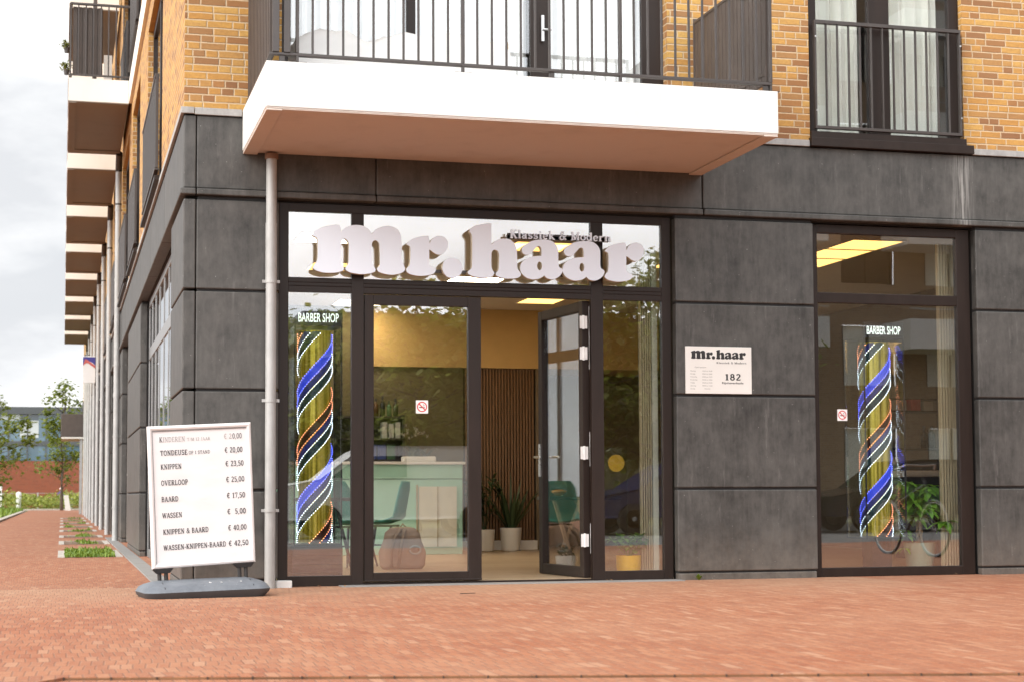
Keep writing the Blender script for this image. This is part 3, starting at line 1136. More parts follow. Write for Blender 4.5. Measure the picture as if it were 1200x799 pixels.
# open leaf, hinged at the right mullion and swung inwards
LW = 1.005
b = MB()
frame_rect(b, -LW, 0.0, 0.03, 2.448, -0.035, 0.035, .085, .085, .09, .085)
OD = b.build('door', M['frame'], BD, bevel=0.004, local=True)
OD.location = (3.500, 0.155, 0)
OD.rotation_euler = (0, 0, rad(-83))
g = MB()
g.box(-LW + .085, -.085, -.004, .004, .12, 2.363)
g.build('pane', M['glass'], OD, local=True)
steel = pm('brushed_steel', (0.62, 0.62, 0.61), 0.28, 0.9)
b = MB()
for s_ in (-1, 1):
    b.box(-LW + .02, -LW + .055, s_ * .035, s_ * .046, .92, 1.22)
    b.tube([(-LW + .037, s_ * .04, 1.10), (-LW + .037, s_ * .09, 1.10), (-LW + .17, s_ * .095, 1.10)], 0.011, 10)
b.build('door_handle', steel, OD, local=True)
hw = pm('white_hinge', (0.74, 0.74, 0.73), 0.4, .1)
for z in (0.30, 1.06, 1.93, 2.20):
    b = MB()
    b.box(0.0362, 0.043, -.075, -.005, z, z + .11)
    b.tube([(0.038, -.04, z - .005), (0.038, -.04, z + .115)], 0.011, 8)
    h = b.build('hinge', hw, OD, local=True)
b = MB()
b.box(3.5285, 3.534, .152, .22, .24, .50)
b.box(3.5285, 3.534, .152, .22, 1.0, 1.3)
b.box(3.5285, 3.534, .152, .22, 1.85, 2.40)
b.build('hinge_plate', hw, SF)
b = MB()
b.tube([(3.525, .21, 1.80), (3.50, .24, 1.55), (3.462, .27, 1.30)], 0.005, 6)
b.build('door_stay', steel, SF)

# right shop window
b = MB()
b.box(5.635, 5.692, Y0, Y1, 0.0, 3.200)
b.box(7.100, 7.235, Y0, Y1, 0.0, 3.200)
b.box(5.692, 7.100, Y0 + .001, Y1, 3.120, 3.200)
b.box(5.692, 7.100, Y0 + .001, Y1, 2.482, 2.576)
b.box(5.692, 7.100, Y0 + .001, Y1, 0.0, 0.082)
RW = b.build('shop_window', M['frame'], BD, bevel=0.005)
for z0, z1 in ((.082, 2.482), (2.576, 3.12)):
    g = MB()
    g.box(5.692, 7.10, YG - .004, YG + .004, z0, z1)
    g.build('pane', M['glass'], RW)

# ------------------------------------------------------------------ shop interior shell
b = MB()
fl = NT('pale_wood_floor')
fx, fy, fz = fl.sep(fl.co())
pl = fl.node('ShaderNodeTexBrick')
fl.l.new(fl.comb(fx, fy), pl.inputs['Vector'])
pl.inputs['Scale'].default_value = 1
pl.inputs['Brick Width'].default_value = 1.6
pl.inputs['Row Height'].default_value = 0.16
pl.inputs['Mortar Size'].default_value = 0.002
pl.inputs['Color1'].default_value = (0.42, 0.31, 0.20, 1)
pl.inputs['Color2'].default_value = (0.50, 0.39, 0.27, 1)
pl.inputs['Mortar'].default_value = (0.2, 0.14, 0.09, 1)
gr = fl.noise(8, 5, 0.6, stretch=(0.5, 7, 1))
floor_m = fl.out(fl.mix(fl.m('MULTIPLY', gr, 0.35), pl.outputs['Color'], (0.30, 0.21, 0.13)), 0.35)
b.box(0.3, 9.2, 0.15, 9.6, -0.04, 0.026)
b.build('floor', floor_m, BD)
cream = pm('cream_interior_paint', (0.62, 0.56, 0.43), 0.8, 0, 0.04)
b = MB()
b.quad((0.31, 0.31, 0), (0.31, 9.6, 0), (0.31, 9.6, 3.2), (0.31, .31, 3.2)) if False else None
wall_cells(b, 'y', 0.302, 0.02, 0.31, 9.6, 0.0, 3.21, [(1.65, 7.82, 0.0, 3.19)])
b.quad((9.2, 0.31, 0), (9.2, 9.6, 0), (9.2, 9.6, 3.2), (9.2, .31, 3.2))
b.quad((0.3, 9.6, 0), (9.2, 9.6, 0), (9.2, 9.6, 3.2), (.3, 9.6, 3.2))
wall_cells(b, 'x', 0.302, 0.02, 0.32, 9.2, 0.0, 3.21, [(0.79, 4.275, 0.0, 3.209), (5.63, 7.24, 0.0, 3.209)])
b.build('interior_wall', cream, BD)
b = MB()
b.quad((0.3, .15, 3.205), (9.2, .15, 3.205), (9.2, 9.6, 3.205), (.3, 9.6, 3.205))
b.build('ceiling', pm('ceiling_board', (0.70, 0.64, 0.54), 0.85, 0, .03), BD)
mustard = pm('ochre_interior_paint', (0.62, 0.43, 0.18), 0.8, 0, 0.04)
b = MB()
b.box(2.7, 6.9, 7.70, 9.0, 2.43, 3.204)
b.build('bulkhead', mustard, BD)
b = MB()
xx = 4.20
while xx < 5.15:
    b.box(xx, xx + 0.026, 7.735, 7.775, 0.15, 2.428, 0)
    xx += 0.0415
b.box(4.18, 5.164, 7.776, 7.80, 0.15, 2.428, 1)
b.build('slat_panelling', [pm('walnut_slat', (0.20, 0.115, 0.06), 0.55, 0, 0.25, 9, stretch=(8, 8, .4)), pm('slat_backing', (0.012, 0.011, 0.01), .9)], BD)
b = MB()
b.box(2.75, 5.164, 7.66, 7.80, 0.027, 0.149)
b.build('skirting', M['white'], BD, bevel=.004)
b = MB()
b.box(0.32, 4.178, 7.75, 7.80, 0.027, 3.2)
b.build('back_wall', pm('olive_back_wall', (0.135, 0.115, 0.06), .85, 0, .06), BD)
b = MB()
b.box(5.17, 5.23, 7.72, 9.0, 0.027, 2.43)
b.box(5.23, 9.2, 8.9, 8.95, .027, 2.43)
b.build('passage_wall', pm('dimmed_passage_tone', (0.20, 0.155, 0.10), .85), BD)  # passage walls coloured dark, the dimness is put into their colour
b = MB()
b.quad((9.19, 0.34, .03), (9.19, 8.9, .03), (9.19, 8.9, 3.2), (9.19, .34, 3.2))
b.build('dark_wall_sheet', pm('dimmed_wall_tone', (0.13, 0.11, 0.085), .85, 0, .06), BD)  # dark sheet over the cream wall, dimness of the room put into its colour

# ------------------------------------------------------------------ lettering
def arc(cx, cy, rx, ry, a0, a1, n=12):
    return [(cx + rx * math.cos(rad(a0 + (a1 - a0) * i / n)), cy + ry * math.sin(rad(a0 + (a1 - a0) * i / n))) for i in range(n + 1)]


TK, TN, BW = 0.155, 0.085, 0.12


def sf(x, y, hw=0.14):
    return ([(x - hw, 0.035 if y == 0 else y - 0.035), (x + hw, 0.035 if y == 0 else y - 0.035)], 0.075)


def st(x, y0=0.0, y1=1.0, w=TK):
    return ([(x, y0), (x, y1)], w)


GL = {
    'A': (.88, [([(.12, 0), (.42, 1)], TN), ([(.42, 1), (.76, 0)], TK), ([(.22, .33), (.64, .33)], TN), sf(.12, 0), sf(.76, 0)]),
    'B': (.76, [st(.18), ([(.05, .96), (.4, .96)] + arc(.4, .755, .2, .205, 90, -90) + [(.18, .55)], BW * .85), ([(.18, .53), (.42, .53)] + arc(.42, .285, .23, .245, 90, -90) + [(.05, .04)], BW * .85)]),
    'D': (.82, [st(.18), ([(.05, .96), (.38, .96)] + arc(.38, .5, .34, .46, 90, -90) + [(.05, .04)], BW * .9)]),
    'E': (.74, [st(.18), ([(.05, .96), (.62, .96)], TN), ([(.18, .51), (.46, .51)], TN), ([(.05, .04), (.64, .04)], TN), ([(.6, .76), (.6, 1)], TN), ([(.64, 0), (.64, .26)], TN), ([(.46, .4), (.46, .62)], .06)]),
    'H': (.88, [st(.18), st(.7), ([(.18, .5), (.7, .5)], TN), sf(.18, 0), sf(.18, 1), sf(.7, 0), sf(.7, 1)]),
    'I': (.38, [st(.19), sf(.19, 0), sf(.19, 1)]),
    'J': (.54, [([(.34, 1), (.34, .25)] + arc(.2, .22, .14, .19, 0, -160), BW), sf(.34, 1)]),
    'K': (.84, [st(.18), ([(.22, .40), (.64, 1)], TN), ([(.34, .56), (.70, 0)], TK), sf(.18, 0), sf(.18, 1), sf(.64, 1, .13), sf(.72, 0, .12)]),
    'L': (.68, [st(.18), sf(.18, 1), ([(.05, .04), (.6, .04)], TN), ([(.6, 0), (.6, .28)], TN)]),
    'M': (1.02, [st(.16, w=TN), st(.84), ([(.16, 1), (.48, .06)], TK), ([(.48, .06), (.82, 1)], TN), sf(.16, 0), sf(.84, 0), sf(.12, 1, .1), sf(.88, 1, .1)]),
    'N': (.90, [st(.18, w=TN), st(.72, w=TN), ([(.16, 1), (.72, 0)], TK), sf(.18, 0), sf(.12, 1, .09), sf(.72, 1)]),
    'O': (.86, [(arc(.43, .5, .33, .46, 0, 360, 28), BW)]),
    'P': (.72, [st(.18), ([(.05, .96), (.42, .96)] + arc(.42, .715, .22, .245, 90, -90) + [(.18, .47)], BW * .85), sf(.18, 0)]),
    'R': (.84, [st(.18), ([(.05, .96), (.42, .96)] + arc(.42, .73, .21, .23, 90, -90) + [(.18, .5)], BW * .85), ([(.4, .5), (.66, 0)], TK), sf(.18, 0), sf(.74, 0, .1)]),
    'S': (.70, [(arc(.34, .735, .23, .225, 25, 270, 14) + arc(.34, .275, .25, .235, 90, -155, 14), BW), ([(.56, .74), (.56, 1)], .07), ([(.1, 0), (.1, .27)], .07)]),
    'T': (.78, [st(.39), ([(.06, .96), (.72, .96)], TN), ([(.08, .72), (.08, 1)], TN), ([(.70, .72), (.70, 1)], TN), sf(.39, 0)]),
    'U': (.88, [([(.18, 1), (.18, .34)] + arc(.44, .33, .26, .29, 180, 360) + [(.70, 1)], BW), sf(.18, 1), sf(.70, 1)]),
    'V': (.84, [([(.12, 1), (.42, 0)], TK), ([(.42, 0), (.72, 1)], TN), sf(.12, 1), sf(.72, 1)]),
    'W': (1.16, [([(.10, 1), (.34, 0)], TK), ([(.34, 0), (.57, .95)], TN), ([(.57, .95), (.81, 0)], TK), ([(.81, 0), (1.04, 1)], TN), sf(.10, 1), sf(1.04, 1), sf(.57, 1, .1)]),
    '0': (.66, [(arc(.33, .5, .24, .46, 0, 360, 26), BW)]),
    '1': (.56, [st(.3), ([(.1, .84), (.3, .97)], TN), sf(.3, 0, .2)]),
    '2': (.66, [(arc(.32, .74, .21, .22, 165, -30) + [(.1, .07)], BW), ([(.07, .05), (.57, .05)], .10), ([(.57, 0), (.57, .2)], .06)]),
    '3': (.64, [(arc(.3, .76, .2, .2, 155, -90) + [(.24, .55)], BW), ([(.24, .53)] + arc(.3, .28, .24, .24, 90, -155), BW)]),
    '4': (.66, [([(.42, .98), (.06, .30), (.62, .30)], TN), st(.44), sf(.44, 0)]),
    '5': (.64, [([(.54, .95), (.15, .95), (.13, .55)], .09), ([(.13, .52)] + arc(.31, .30, .24, .26, 115, -150), BW)]),
    '7': (.62, [([(.08, .76), (.08, .95), (.55, .95), (.25, 0)], .1)]),
    '8': (.66, [(arc(.33, .745, .19, .215, 0, 360, 20), BW), (arc(.33, .275, .235, .24, 0, 360, 20), BW)]),
    ',': (.28, [([(.16, .13), (.16, .03), (.09, -.16)], .11)]),
    '-': (.44, [([(.07, .37), (.37, .37)], .11)]),
    '/': (.5, [([(.06, 0), (.42, 1)], TN)]),
    '€': (.74, [(arc(.44, .5, .28, .46, 48, 312, 16), BW), ([(.02, .58), (.54, .58)], .07), ([(.02, .42), (.5, .42)], .07)]),
    '&': (.92, [([(.82, 0), (.24, .70)] + arc(.39, .80, .16, .17, 215, -35, 10) + [(.18, .42)] + arc(.34, .24, .24, .21, 140, 330, 10) + [(.74, .50)], .11), ([(.62, .48), (.86, .48)], .07)]),
    'a': (.66, [(arc(.3, .45, .19, .18, 165, 0) + [(.49, .05)], BW), (arc(.28, .2, .18, .17, 0, 360, 16), .11), ([(.49, .04), (.62, .04)], .075)]),
    'd': (.74, [(arc(.31, .32, .23, .28, 0, 360, 18), BW), st(.56, 0, 1), ([(.42, .965), (.56, .965)], .07), ([(.56, .035), (.7, .035)], .07)]),
    'e': (.64, [(arc(.33, .32, .24, .28, 8, 318, 16), BW), ([(.1, .35), (.56, .35)], .07)]),
    'i': (.40, [st(.2, 0, .63), ([(.07, .595), (.2, .595)], .07), sf(.2, 0), ([(.2, .78), (.2, .95)], .17)]),
    'k': (.76, [st(.18), sf(.18, 0), ([(.05, .965), (.18, .965)], .07), ([(.22, .26), (.54, .6)], TN), ([(.32, .38), (.60, 0)], TK), sf(.64, 0, .1), sf(.56, .64, .11)]),
    'l': (.40, [st(.2), sf(.2, 0), ([(.07, .965), (.2, .965)], .07)]),
    'n': (.82, [st(.18, 0, .63), ([(.05, .595), (.18, .595)], .07), (arc(.43, .40, .2, .2, 150, 0, 8) + [(.63, 0)], BW), sf(.18, 0), sf(.64, 0)]),
    'o': (.68, [(arc(.34, .32, .25, .28, 0, 360, 20), BW)]),
    'r': (.62, [st(.18, 0, .63), ([(.05, .595), (.18, .595)], .07), (arc(.42, .42, .18, .17, 160, 60, 6), BW), ([(.5, .5), (.5, .62)], .12), sf(.18, 0)]),
    's': (.58, [(arc(.29, .46, .18, .145, 25, 270, 10) + arc(.29, .18, .19, .145, 90, -155, 10), .105), ([(.46, .46), (.46, .63)], .06), ([(.1, 0), (.1, .17)], .06)]),
    ' ': (.38, []),
}


def stroke_poly(pts, w):
    """mitred strip: left points then right points"""
    P = [Vector((p[0], p[1])) for p in pts]
    P = [p for i, p in enumerate(P) if i == 0 or (p - P[i - 1]).length > 1e-5]
    closed = (P[0] - P[-1]).length < 1e-4 and len(P) > 3
    lft, rgt = [], []
    n = len(P)
    for i in range(n):
        if closed:
            d0 = (P[i] - P[i - 1 if i else n - 2]).normalized()
            d1 = (P[(i + 1) if i < n - 1 else 1] - P[i]).normalized()
        else:
            d0 = (P[i] - P[max(i - 1, 0)])
            d1 = (P[min(i + 1, n - 1)] - P[i])
            d0 = d1 if d0.length < 1e-6 else d0
            d1 = d0 if d1.length < 1e-6 else d1
            d0, d1 = d0.normalized(), d1.normalized()
        t = (d0 + d1)
        t = t.normalized() if t.length > 1e-4 else d0
        nrm = Vector((-t.y, t.x))
        k = 1 / max(0.5, nrm.dot(Vector((-d0.y, d0.x))))
        lft.append(P[i] + nrm * w / 2 * k)
        rgt.append(P[i] - nrm * w / 2 * k)
    return lft, rgt


def slab_width(text, track=0.06):
    return sum(GL[c][0] + track for c in text) - track


def slab_text(mb, text, x0, z0, h, width=None, y=0.0, depth=0.0, weight=1.0, track=0.06, m=0, mz=0.00012):
    """slab serif lettering in the local x/z plane facing -y"""
    tot = slab_width(text, track)
    sx = (width / tot) if width else h
    x = 0
    k = 0
    for c in text:
        adv, strokes = GL[c]
        for pts, w in strokes:
            l, r = stroke_poly(pts, w * weight)
            yy = y - mz * (k % 9)
            k += 1
            V = [(x0 + (x + p.x) * sx, yy, z0 + p.y * h) for p in l] + [(x0 + (x + p.x) * sx, yy, z0 + p.y * h) for p in r]
            n = len(l)
            F = [(i, i + 1, i + 1 + n, i + n) for i in range(n - 1)]
            if depth:
                V2 = [(a, yy + depth, b_) for a, _, b_ in V]
                F += [(i + 2 * n, i + n + 2 * n, i + 1 + n + 2 * n, i + 1 + 2 * n) for i in range(n - 1)]
                F += [(i, i + 2 * n, i + 1 + 2 * n, i + 1) for i in range(n - 1)]
                F += [(i + n, i + 1 + n, i + 1 + 3 * n, i + 3 * n) for i in range(n - 1)]
                F += [(0, n, 3 * n, 2 * n), (n - 1, 3 * n - 1, 4 * n - 1, 2 * n - 1)]
                V = V + V2
            mb.add(V, F, m)
        x += adv + track


def plain_text(mb, text, x0, z0, h, width=None, y=0.0, bold=0.0, sx=1.0, align='LEFT', m=0):
    """sans lettering from the built-in font, as flat faces in the local x/z plane facing -y"""
    cu = bpy.data.curves.new('lettering', 'FONT')
    cu.body = text
    cu.size = 1.0
    cu.offset = bold
    cu.align_x = align
    cu.resolution_u = 3
    ob = bpy.data.objects.new('lettering', cu)
    C.objects.link(ob)
    dg = bpy.context.evaluated_depsgraph_get()
    me = bpy.data.meshes.new_from_object(ob.evaluated_get(dg))
    xs = [v.co.x for v in me.vertices]
    k = h / 0.73
    kx = k * sx
    off = 0
    if width:
        kx = width / (max(xs) - min(xs))
        off = -min(xs) * kx
    mb.add([(x0 + off + v.co.x * kx, y, z0 + v.co.y * k) for v in me.vertices], [tuple(p.vertices) for p in me.polygons], m)
    bpy.data.objects.remove(ob)
    bpy.data.meshes.remove(me)
    bpy.data.curves.remove(cu)


GLYPH = {
    'm': '0,634 4,656 22,684 42,708 72,730 106,750 142,768 196,786 258,804 314,818 362,824 410,830 452,832 460,818 470,800 478,780 482,756 484,730 486,708 502,730 522,754 546,776 576,794 610,810 646,822 688,830 734,834 778,834 818,830 858,822 894,810 920,794 944,776 966,754 982,734 996,710 1006,690 1024,714 1044,742 1068,766 1098,786 1134,806 1170,820 1212,830 1258,838 1302,840 1338,836 1372,828 1404,814 1432,794 1458,772 1478,744 1494,712 1504,678 1512,644 1516,594 1518,538 1518,484 1520,418 1520,350 1522,294 1524,264 1530,234 1536,208 1542,192 1550,178 1558,164 1566,150 1574,136 1578,122 1574,102 1564,82 1550,66 1514,46 1466,28 1416,16 1368,8 1318,8 1270,12 1216,22 1164,36 1124,54 1108,68 1098,88 1096,108 1108,124 1126,142 1142,162 1146,186 1146,212 1144,238 1144,322 1142,426 1138,506 1132,528 1124,548 1112,564 1098,574 1084,582 1068,586 1052,584 1036,576 1024,566 1014,550 1008,530 1004,510 1004,420 1010,304 1014,214 1018,190 1024,168 1032,148 1044,132 1056,118 1066,104 1070,84 1068,66 1060,52 1024,36 974,22 922,12 876,6 826,4 778,6 728,12 676,20 634,30 606,42 578,58 562,72 558,84 560,100 566,112 576,130 590,146 602,164 608,184 610,202 612,222 614,308 616,420 616,506 610,530 600,550 588,568 576,580 560,590 546,596 532,592 518,582 506,570 498,550 490,526 486,502 484,416 484,304 486,218 488,198 492,180 498,162 510,142 524,124 532,104 532,86 528,68 516,54 480,40 432,26 382,16 322,12 260,10 202,12 158,18 114,28 78,40 52,52 28,66 14,84 16,104 28,126 42,148 54,166 68,186 80,206 86,232 90,262 90,292 92,364 92,454 90,524 88,550 82,574 72,596 48,610 18,620',
    'r': '6,536 16,556 36,578 58,596 86,618 118,638 150,654 192,668 238,678 280,686 316,690 352,694 382,696 388,674 394,650 400,626 402,604 404,582 406,564 414,584 424,606 436,628 456,648 478,668 502,684 526,694 550,700 576,702 604,700 634,694 660,684 682,664 702,640 716,616 724,590 726,566 724,540 720,510 710,480 696,454 678,430 656,408 632,392 608,382 582,376 558,376 532,380 506,390 484,402 462,416 444,432 428,444 418,448 408,452 398,454 398,372 396,278 398,208 404,196 414,186 426,178 448,170 472,162 492,152 504,136 510,120 510,100 500,80 484,60 464,44 432,32 392,22 352,14 306,8 256,4 204,4 152,10 100,20 58,32 36,44 16,60 4,78 0,92 0,108 6,122 18,138 34,152 48,168 58,188 64,210 66,234 70,300 72,386 72,452 70,470 66,490 58,506 40,516 18,526',
    'h': '32,798 34,814 46,832 60,846 78,862 102,880 126,894 160,906 200,916 240,926 284,934 332,944 370,948 390,948 408,946 424,944 422,860 422,764 422,682 422,648 422,612 422,582 440,598 460,620 482,640 506,654 532,668 558,678 588,686 622,692 654,694 686,692 718,688 748,680 776,664 802,644 824,622 840,600 852,576 862,550 868,520 872,488 874,458 876,388 876,306 876,240 878,214 882,190 890,166 904,144 922,126 936,108 940,94 942,80 940,66 930,52 914,36 896,24 860,14 812,6 764,2 720,0 674,2 632,6 590,14 548,26 518,40 504,52 496,70 496,86 506,102 524,116 538,134 544,156 548,182 550,208 554,266 556,336 558,392 554,416 548,440 540,460 526,474 508,486 490,492 474,492 458,488 444,478 434,464 426,444 422,424 418,358 416,272 418,204 422,180 430,158 440,138 448,124 460,112 466,98 466,82 460,64 452,48 434,34 410,22 386,12 348,6 300,2 254,0 202,4 150,10 104,20 72,30 42,44 20,60 8,70 0,84 0,98 16,114 38,130 58,148 68,166 74,188 76,210 80,344 82,518 82,652 82,680 80,710 74,736 60,758 42,778',
    'a': '32,502 32,520 38,538 48,554 72,576 102,602 134,624 172,644 212,664 256,678 304,688 358,696 410,700 458,700 506,696 548,688 582,674 610,656 636,632 656,608 672,580 684,550 688,518 690,484 690,450 690,400 688,344 688,298 690,274 694,250 702,232 718,218 740,210 754,200 762,190 766,176 768,164 760,142 750,120 736,98 716,76 692,56 666,38 638,24 608,16 580,10 550,10 520,16 494,24 470,38 450,58 432,74 416,60 394,42 372,30 342,18 306,8 268,2 228,0 188,4 148,14 110,32 74,54 46,78 26,102 12,132 4,160 0,188 4,216 12,244 24,272 42,296 64,320 90,340 118,358 150,374 182,386 218,394 254,402 298,408 344,412 384,414 386,438 388,464 388,490 386,512 382,536 376,554 370,566 360,574 350,580 336,580 320,576 306,568 290,552 272,530 254,510 232,486 208,460 186,440 162,430 140,424 116,422 94,426 74,434 56,446 44,462 36,482',
    'a_hole': '396,238 396,222 392,206 386,192 380,180 372,170 362,164 352,162 342,164 332,170 324,178 318,190 312,204 308,220 308,236 310,252 312,268 318,282 324,294 334,304 342,310 352,312 362,310 372,304 380,296 388,284 392,270 396,254',
}
GX = {'m': 1.058, 'r': 1.856, 'h': 2.390, 'a': 2.853, 'a_hole': 2.853}


def glyph(k, dx=0.0):
    return [(int(a) / 2000 + GX[k] + dx, int(b_) / 2000 + 2.6) for a, b_ in (p.split(',') for p in GLYPH[k].split())]


# ------------------------------------------------------------------ shop sign: standing letters before the transom lights
SG = thing('shop_sign', 'large white letters reading mr.haar above the shop doors, cream sides', 'sign', (2.4, -0.03, 2.6))
LY0, LY1 = -0.030, 0.028
dot = [(2.257 + .0885 * math.cos(2 * math.pi * i / 40), 2.679 + .0885 * math.sin(2 * math.pi * i / 40)) for i in range(40)]
for out_, holes in ((glyph('m'), ()), (glyph('r'), ()), (dot, ()), (glyph('h'), ()), (glyph('a'), (glyph('a_hole'),)), (glyph('a', .382), (glyph('a_hole', .382),)), (glyph('r', 1.764), ())):
    b = MB()
    b.prism(out_, LY0, LY1, 0, 1, holes)
    b.build('letter', [M['sign_face'], M['sign_side']], SG)
b = MB()
for xx in (1.2, 1.45, 1.72, 2.03, 2.257, 2.50, 2.72, 2.98, 3.14, 3.36, 3.55, 3.75):
    b.tube([(xx, LY1, 2.66), (xx, 0.112, 2.66)], 0.008, 6)
b.box(1.15, 3.85, 0.040, 0.052, 2.640, 2.668)
b.build('mounting_rail', M['rail'], SG)
TG = thing('tagline_sign', 'small white letters reading Klassiek & Modern on a dark bar above mr.haar', 'sign', (3.2, -0.03, 2.95))
b = MB()
b.box(2.748, 3.662, 0.0, 0.03, 2.955, 2.985)
b.box(2.748, 3.662, 0.0, 0.002, 2.948, 3.0)
for xx in (2.85, 3.2, 3.58):
    b.tube([(xx, 0.028, 2.97), (xx, .112, 2.97)], 0.006, 6)
b.build('backing_bar', M['rail'], TG)
b = MB()
slab_text(b, 'Klassiek & Modern', 2.768, 2.953, 0.072, width=0.915, y=-0.030, depth=0.026, weight=1.12, mz=0.0004)
b.build('lettering', M['sign_face'], TG)

# ------------------------------------------------------------------ wall plaque with the opening hours
ink = pm('black_print', (0.018, 0.017, 0.017), 0.5, 0, .02)
ink2 = pm('grey_print', (0.16, 0.15, 0.145), 0.5, 0, .02)
PQ = thing('wall_plaque', 'white wall plaque reading mr.haar 182 on the dark stone', 'plaque', (4.68, 0, 1.64))
PX0, PX1, PZ0, PZ1 = 4.366, 4.992, 1.637, 2.053
b = MB()
b.box(PX0, PX1, -0.014, -0.001, PZ0, PZ1)
b.build('panel', pm('plaque_board', (0.74, 0.72, 0.68), 0.4, 0, .02), PQ, bevel=0.002)


def pq(cx, cyy):                                       # plaque picture fractions to metres
    return PX0 + (cx - 97) / (1027 - 97) * (PX1 - PX0), PZ1 - (cyy - 72) / (735 - 72) * (PZ1 - PZ0)


b = MB()
x0, z0 = pq(172, 249)
x1, _ = pq(945, 249)
k = (x1 - x0) / (3.978 - 1.058)
for out_, holes in ((glyph('m'), ()), (glyph('r'), ()), (dot, ()), (glyph('h'), ()), (glyph('a'), (glyph('a_hole'),)), (glyph('a', .382), (glyph('a_hole', .382),)), (glyph('r', 1.764), ())):
    T = lambda p: (x0 + (p[0] - 1.058) * k, z0 + (p[1] - 2.6) * k)
    b.prism([T(p) for p in out_], -0.0150, -0.0142, 0, 0, [[T(p) for p in h] for h in holes])
b.build('logo_lettering', ink, PQ)
b = MB()
x0, z0 = pq(530, 312)
x1, z1 = pq(955, 284)
slab_text(b, 'Klassiek & Modern', x0, z0, z1 - z0, width=x1 - x0, y=-0.0146, weight=1.1)
b.build('tagline_lettering', ink, PQ)
b = MB()
x0, z0 = pq(645, 542)
x1, z1 = pq(872, 455)
slab_text(b, '182', x0, z0, z1 - z0, width=x1 - x0, y=-0.0146, weight=1.5, track=.12)
b.build('number_lettering', ink, PQ)
b = MB()
x0, z0 = pq(605, 595)
x1, z1 = pq(908, 566)
plain_text(b, 'Rijnhavenkade', x0, z0, z1 - z0, width=x1 - x0, y=-0.0146, bold=.02)
b.build('street_lettering', ink, PQ)
b = MB()
x0, z0 = pq(225, 372)
plain_text(b, 'Openingstijden', x0, z0, .011, width=pq(385, 0)[0] - x0, y=-0.0146)
for i, (d, hrs) in enumerate((('Maandag', '13:00 tot 18:00'), ('Dinsdag', '09:00 tot 18:00'), ('Woensdag', '09:00 tot 18:00'), ('Donderdag', '09:00 tot 18:00'), ('Vrijdag', '09:00 tot 20:00'), ('Zaterdag', '09:00 tot 17:00'), ('Zondag', 'Gesloten'))):
    x0, z0 = pq(162, 424 + i * 41.5)
    plain_text(b, d, x0, z0, 0.0105, y=-0.0146, sx=1.0)
    x0, z0 = pq(330 if i < 6 else 358, 424 + i * 41.5)
    plain_text(b, hrs, x0, z0, 0.0105, width=(pq(468, 0)[0] - x0) if i < 6 else (pq(440, 0)[0] - x0), y=-0.0146)
b.build('opening_hours', ink2, PQ)

# ------------------------------------------------------------------ pavement sign with the price list
bc = Vector((0.0889, -0.95, 0.7623))
yaw, roll, tilt, BWD, BHT = 0.1263, 0.0534, -0.0493, 0.788, 1.072
ax = Vector((math.cos(yaw), math.sin(yaw), 0))
nn = Vector((math.sin(yaw), -math.cos(yaw), 0))
up = Vector((0, 0, 1)) * math.cos(tilt) - nn * math.sin(tilt)
XA = ax * math.cos(roll) + up * math.sin(roll)
UA = up * math.cos(roll) - ax * math.sin(roll)
YA = UA.cross(XA)
BM = Matrix(((XA.x, YA.x, UA.x, bc.x), (XA.y, YA.y, UA.y, bc.y), (XA.z, YA.z, UA.z, bc.z), (0, 0, 0, 1)))
PS = thing('pavement_sign', 'white framed price board on a grey wheeled base standing at the building corner', 'pavement sign', (bc.x, bc.y, 0))


def lmb():
    b = MB()
    b.M = BM
    return b


b = lmb()
fw = 0.036
hw_, hh_ = BWD / 2, BHT / 2
prof = [(0, -0.012), (0.006, -0.020), (0.018, -0.023), (0.030, -0.018), (0.036, -0.008)]
ring = []
for ins, yy in [(0, 0.02)] + prof:
    ring.append([(-hw_ + ins, yy, -hh_ + ins), (hw_ - ins, yy, -hh_ + ins), (hw_ - ins, yy, hh_ - ins), (-hw_ + ins, yy, hh_ - ins)])
v = [p for r in ring for p in r]
f = [(i * 4 + k, i * 4 + (k + 1) % 4, i * 4 + 4 + (k + 1) % 4, i * 4 + 4 + k) for i in range(len(ring) - 1) for k in range(4)]
f.append((3, 2, 1, 0))
b.add(v, f)
b.build('frame', pm('white_snap_frame', (0.72, 0.70, 0.69), 0.35, 0, .04), PS)
b = lmb()
b.box(-hw_ + .030, -hw_ + .036, -0.0150, -0.0095, -hh_ + .036, hh_ - .036)
b.box(-hw_ + .036, hw_ - .036, -0.0150, -0.0095, hh_ - .041, hh_ - .036)
b.build('frame_seal', pm('grey_seal', (0.22, 0.22, 0.23), .5), PS)
pt = NT('poster_paper')
wr = pt.noise(5, 3, 0.5, stretch=(1, 1, 1.6))
pt.bump(wr, 0.25, 0.02)
poster_m = pt.out((0.79, 0.785, 0.785), 0.35)
b = lmb()
nx, nzz = 24, 30
v = []
for j in range(nzz + 1):
    for i in range(nx + 1):
        u, w = i / nx, j / nzz
        wv = 0.0022 * math.sin(u * 9 + w * 14) * math.sin(w * 21 - u * 5) * math.sin(math.pi * u) * math.sin(math.pi * w)
        v.append((-hw_ + .034 + u * (BWD - .068), -0.0085 + wv, -hh_ + .034 + w * (BHT - .068)))
b.add(v, [(j * (nx + 1) + i, j * (nx + 1) + i + 1, (j + 1) * (nx + 1) + i + 1, (j + 1) * (nx + 1) + i) for j in range(nzz) for i in range(nx)])
PO = b.build('poster', poster_m, PS, smooth='all')
bd, bg2 = lmb(), lmb()
TY = -0.0115
cap = 0.0375
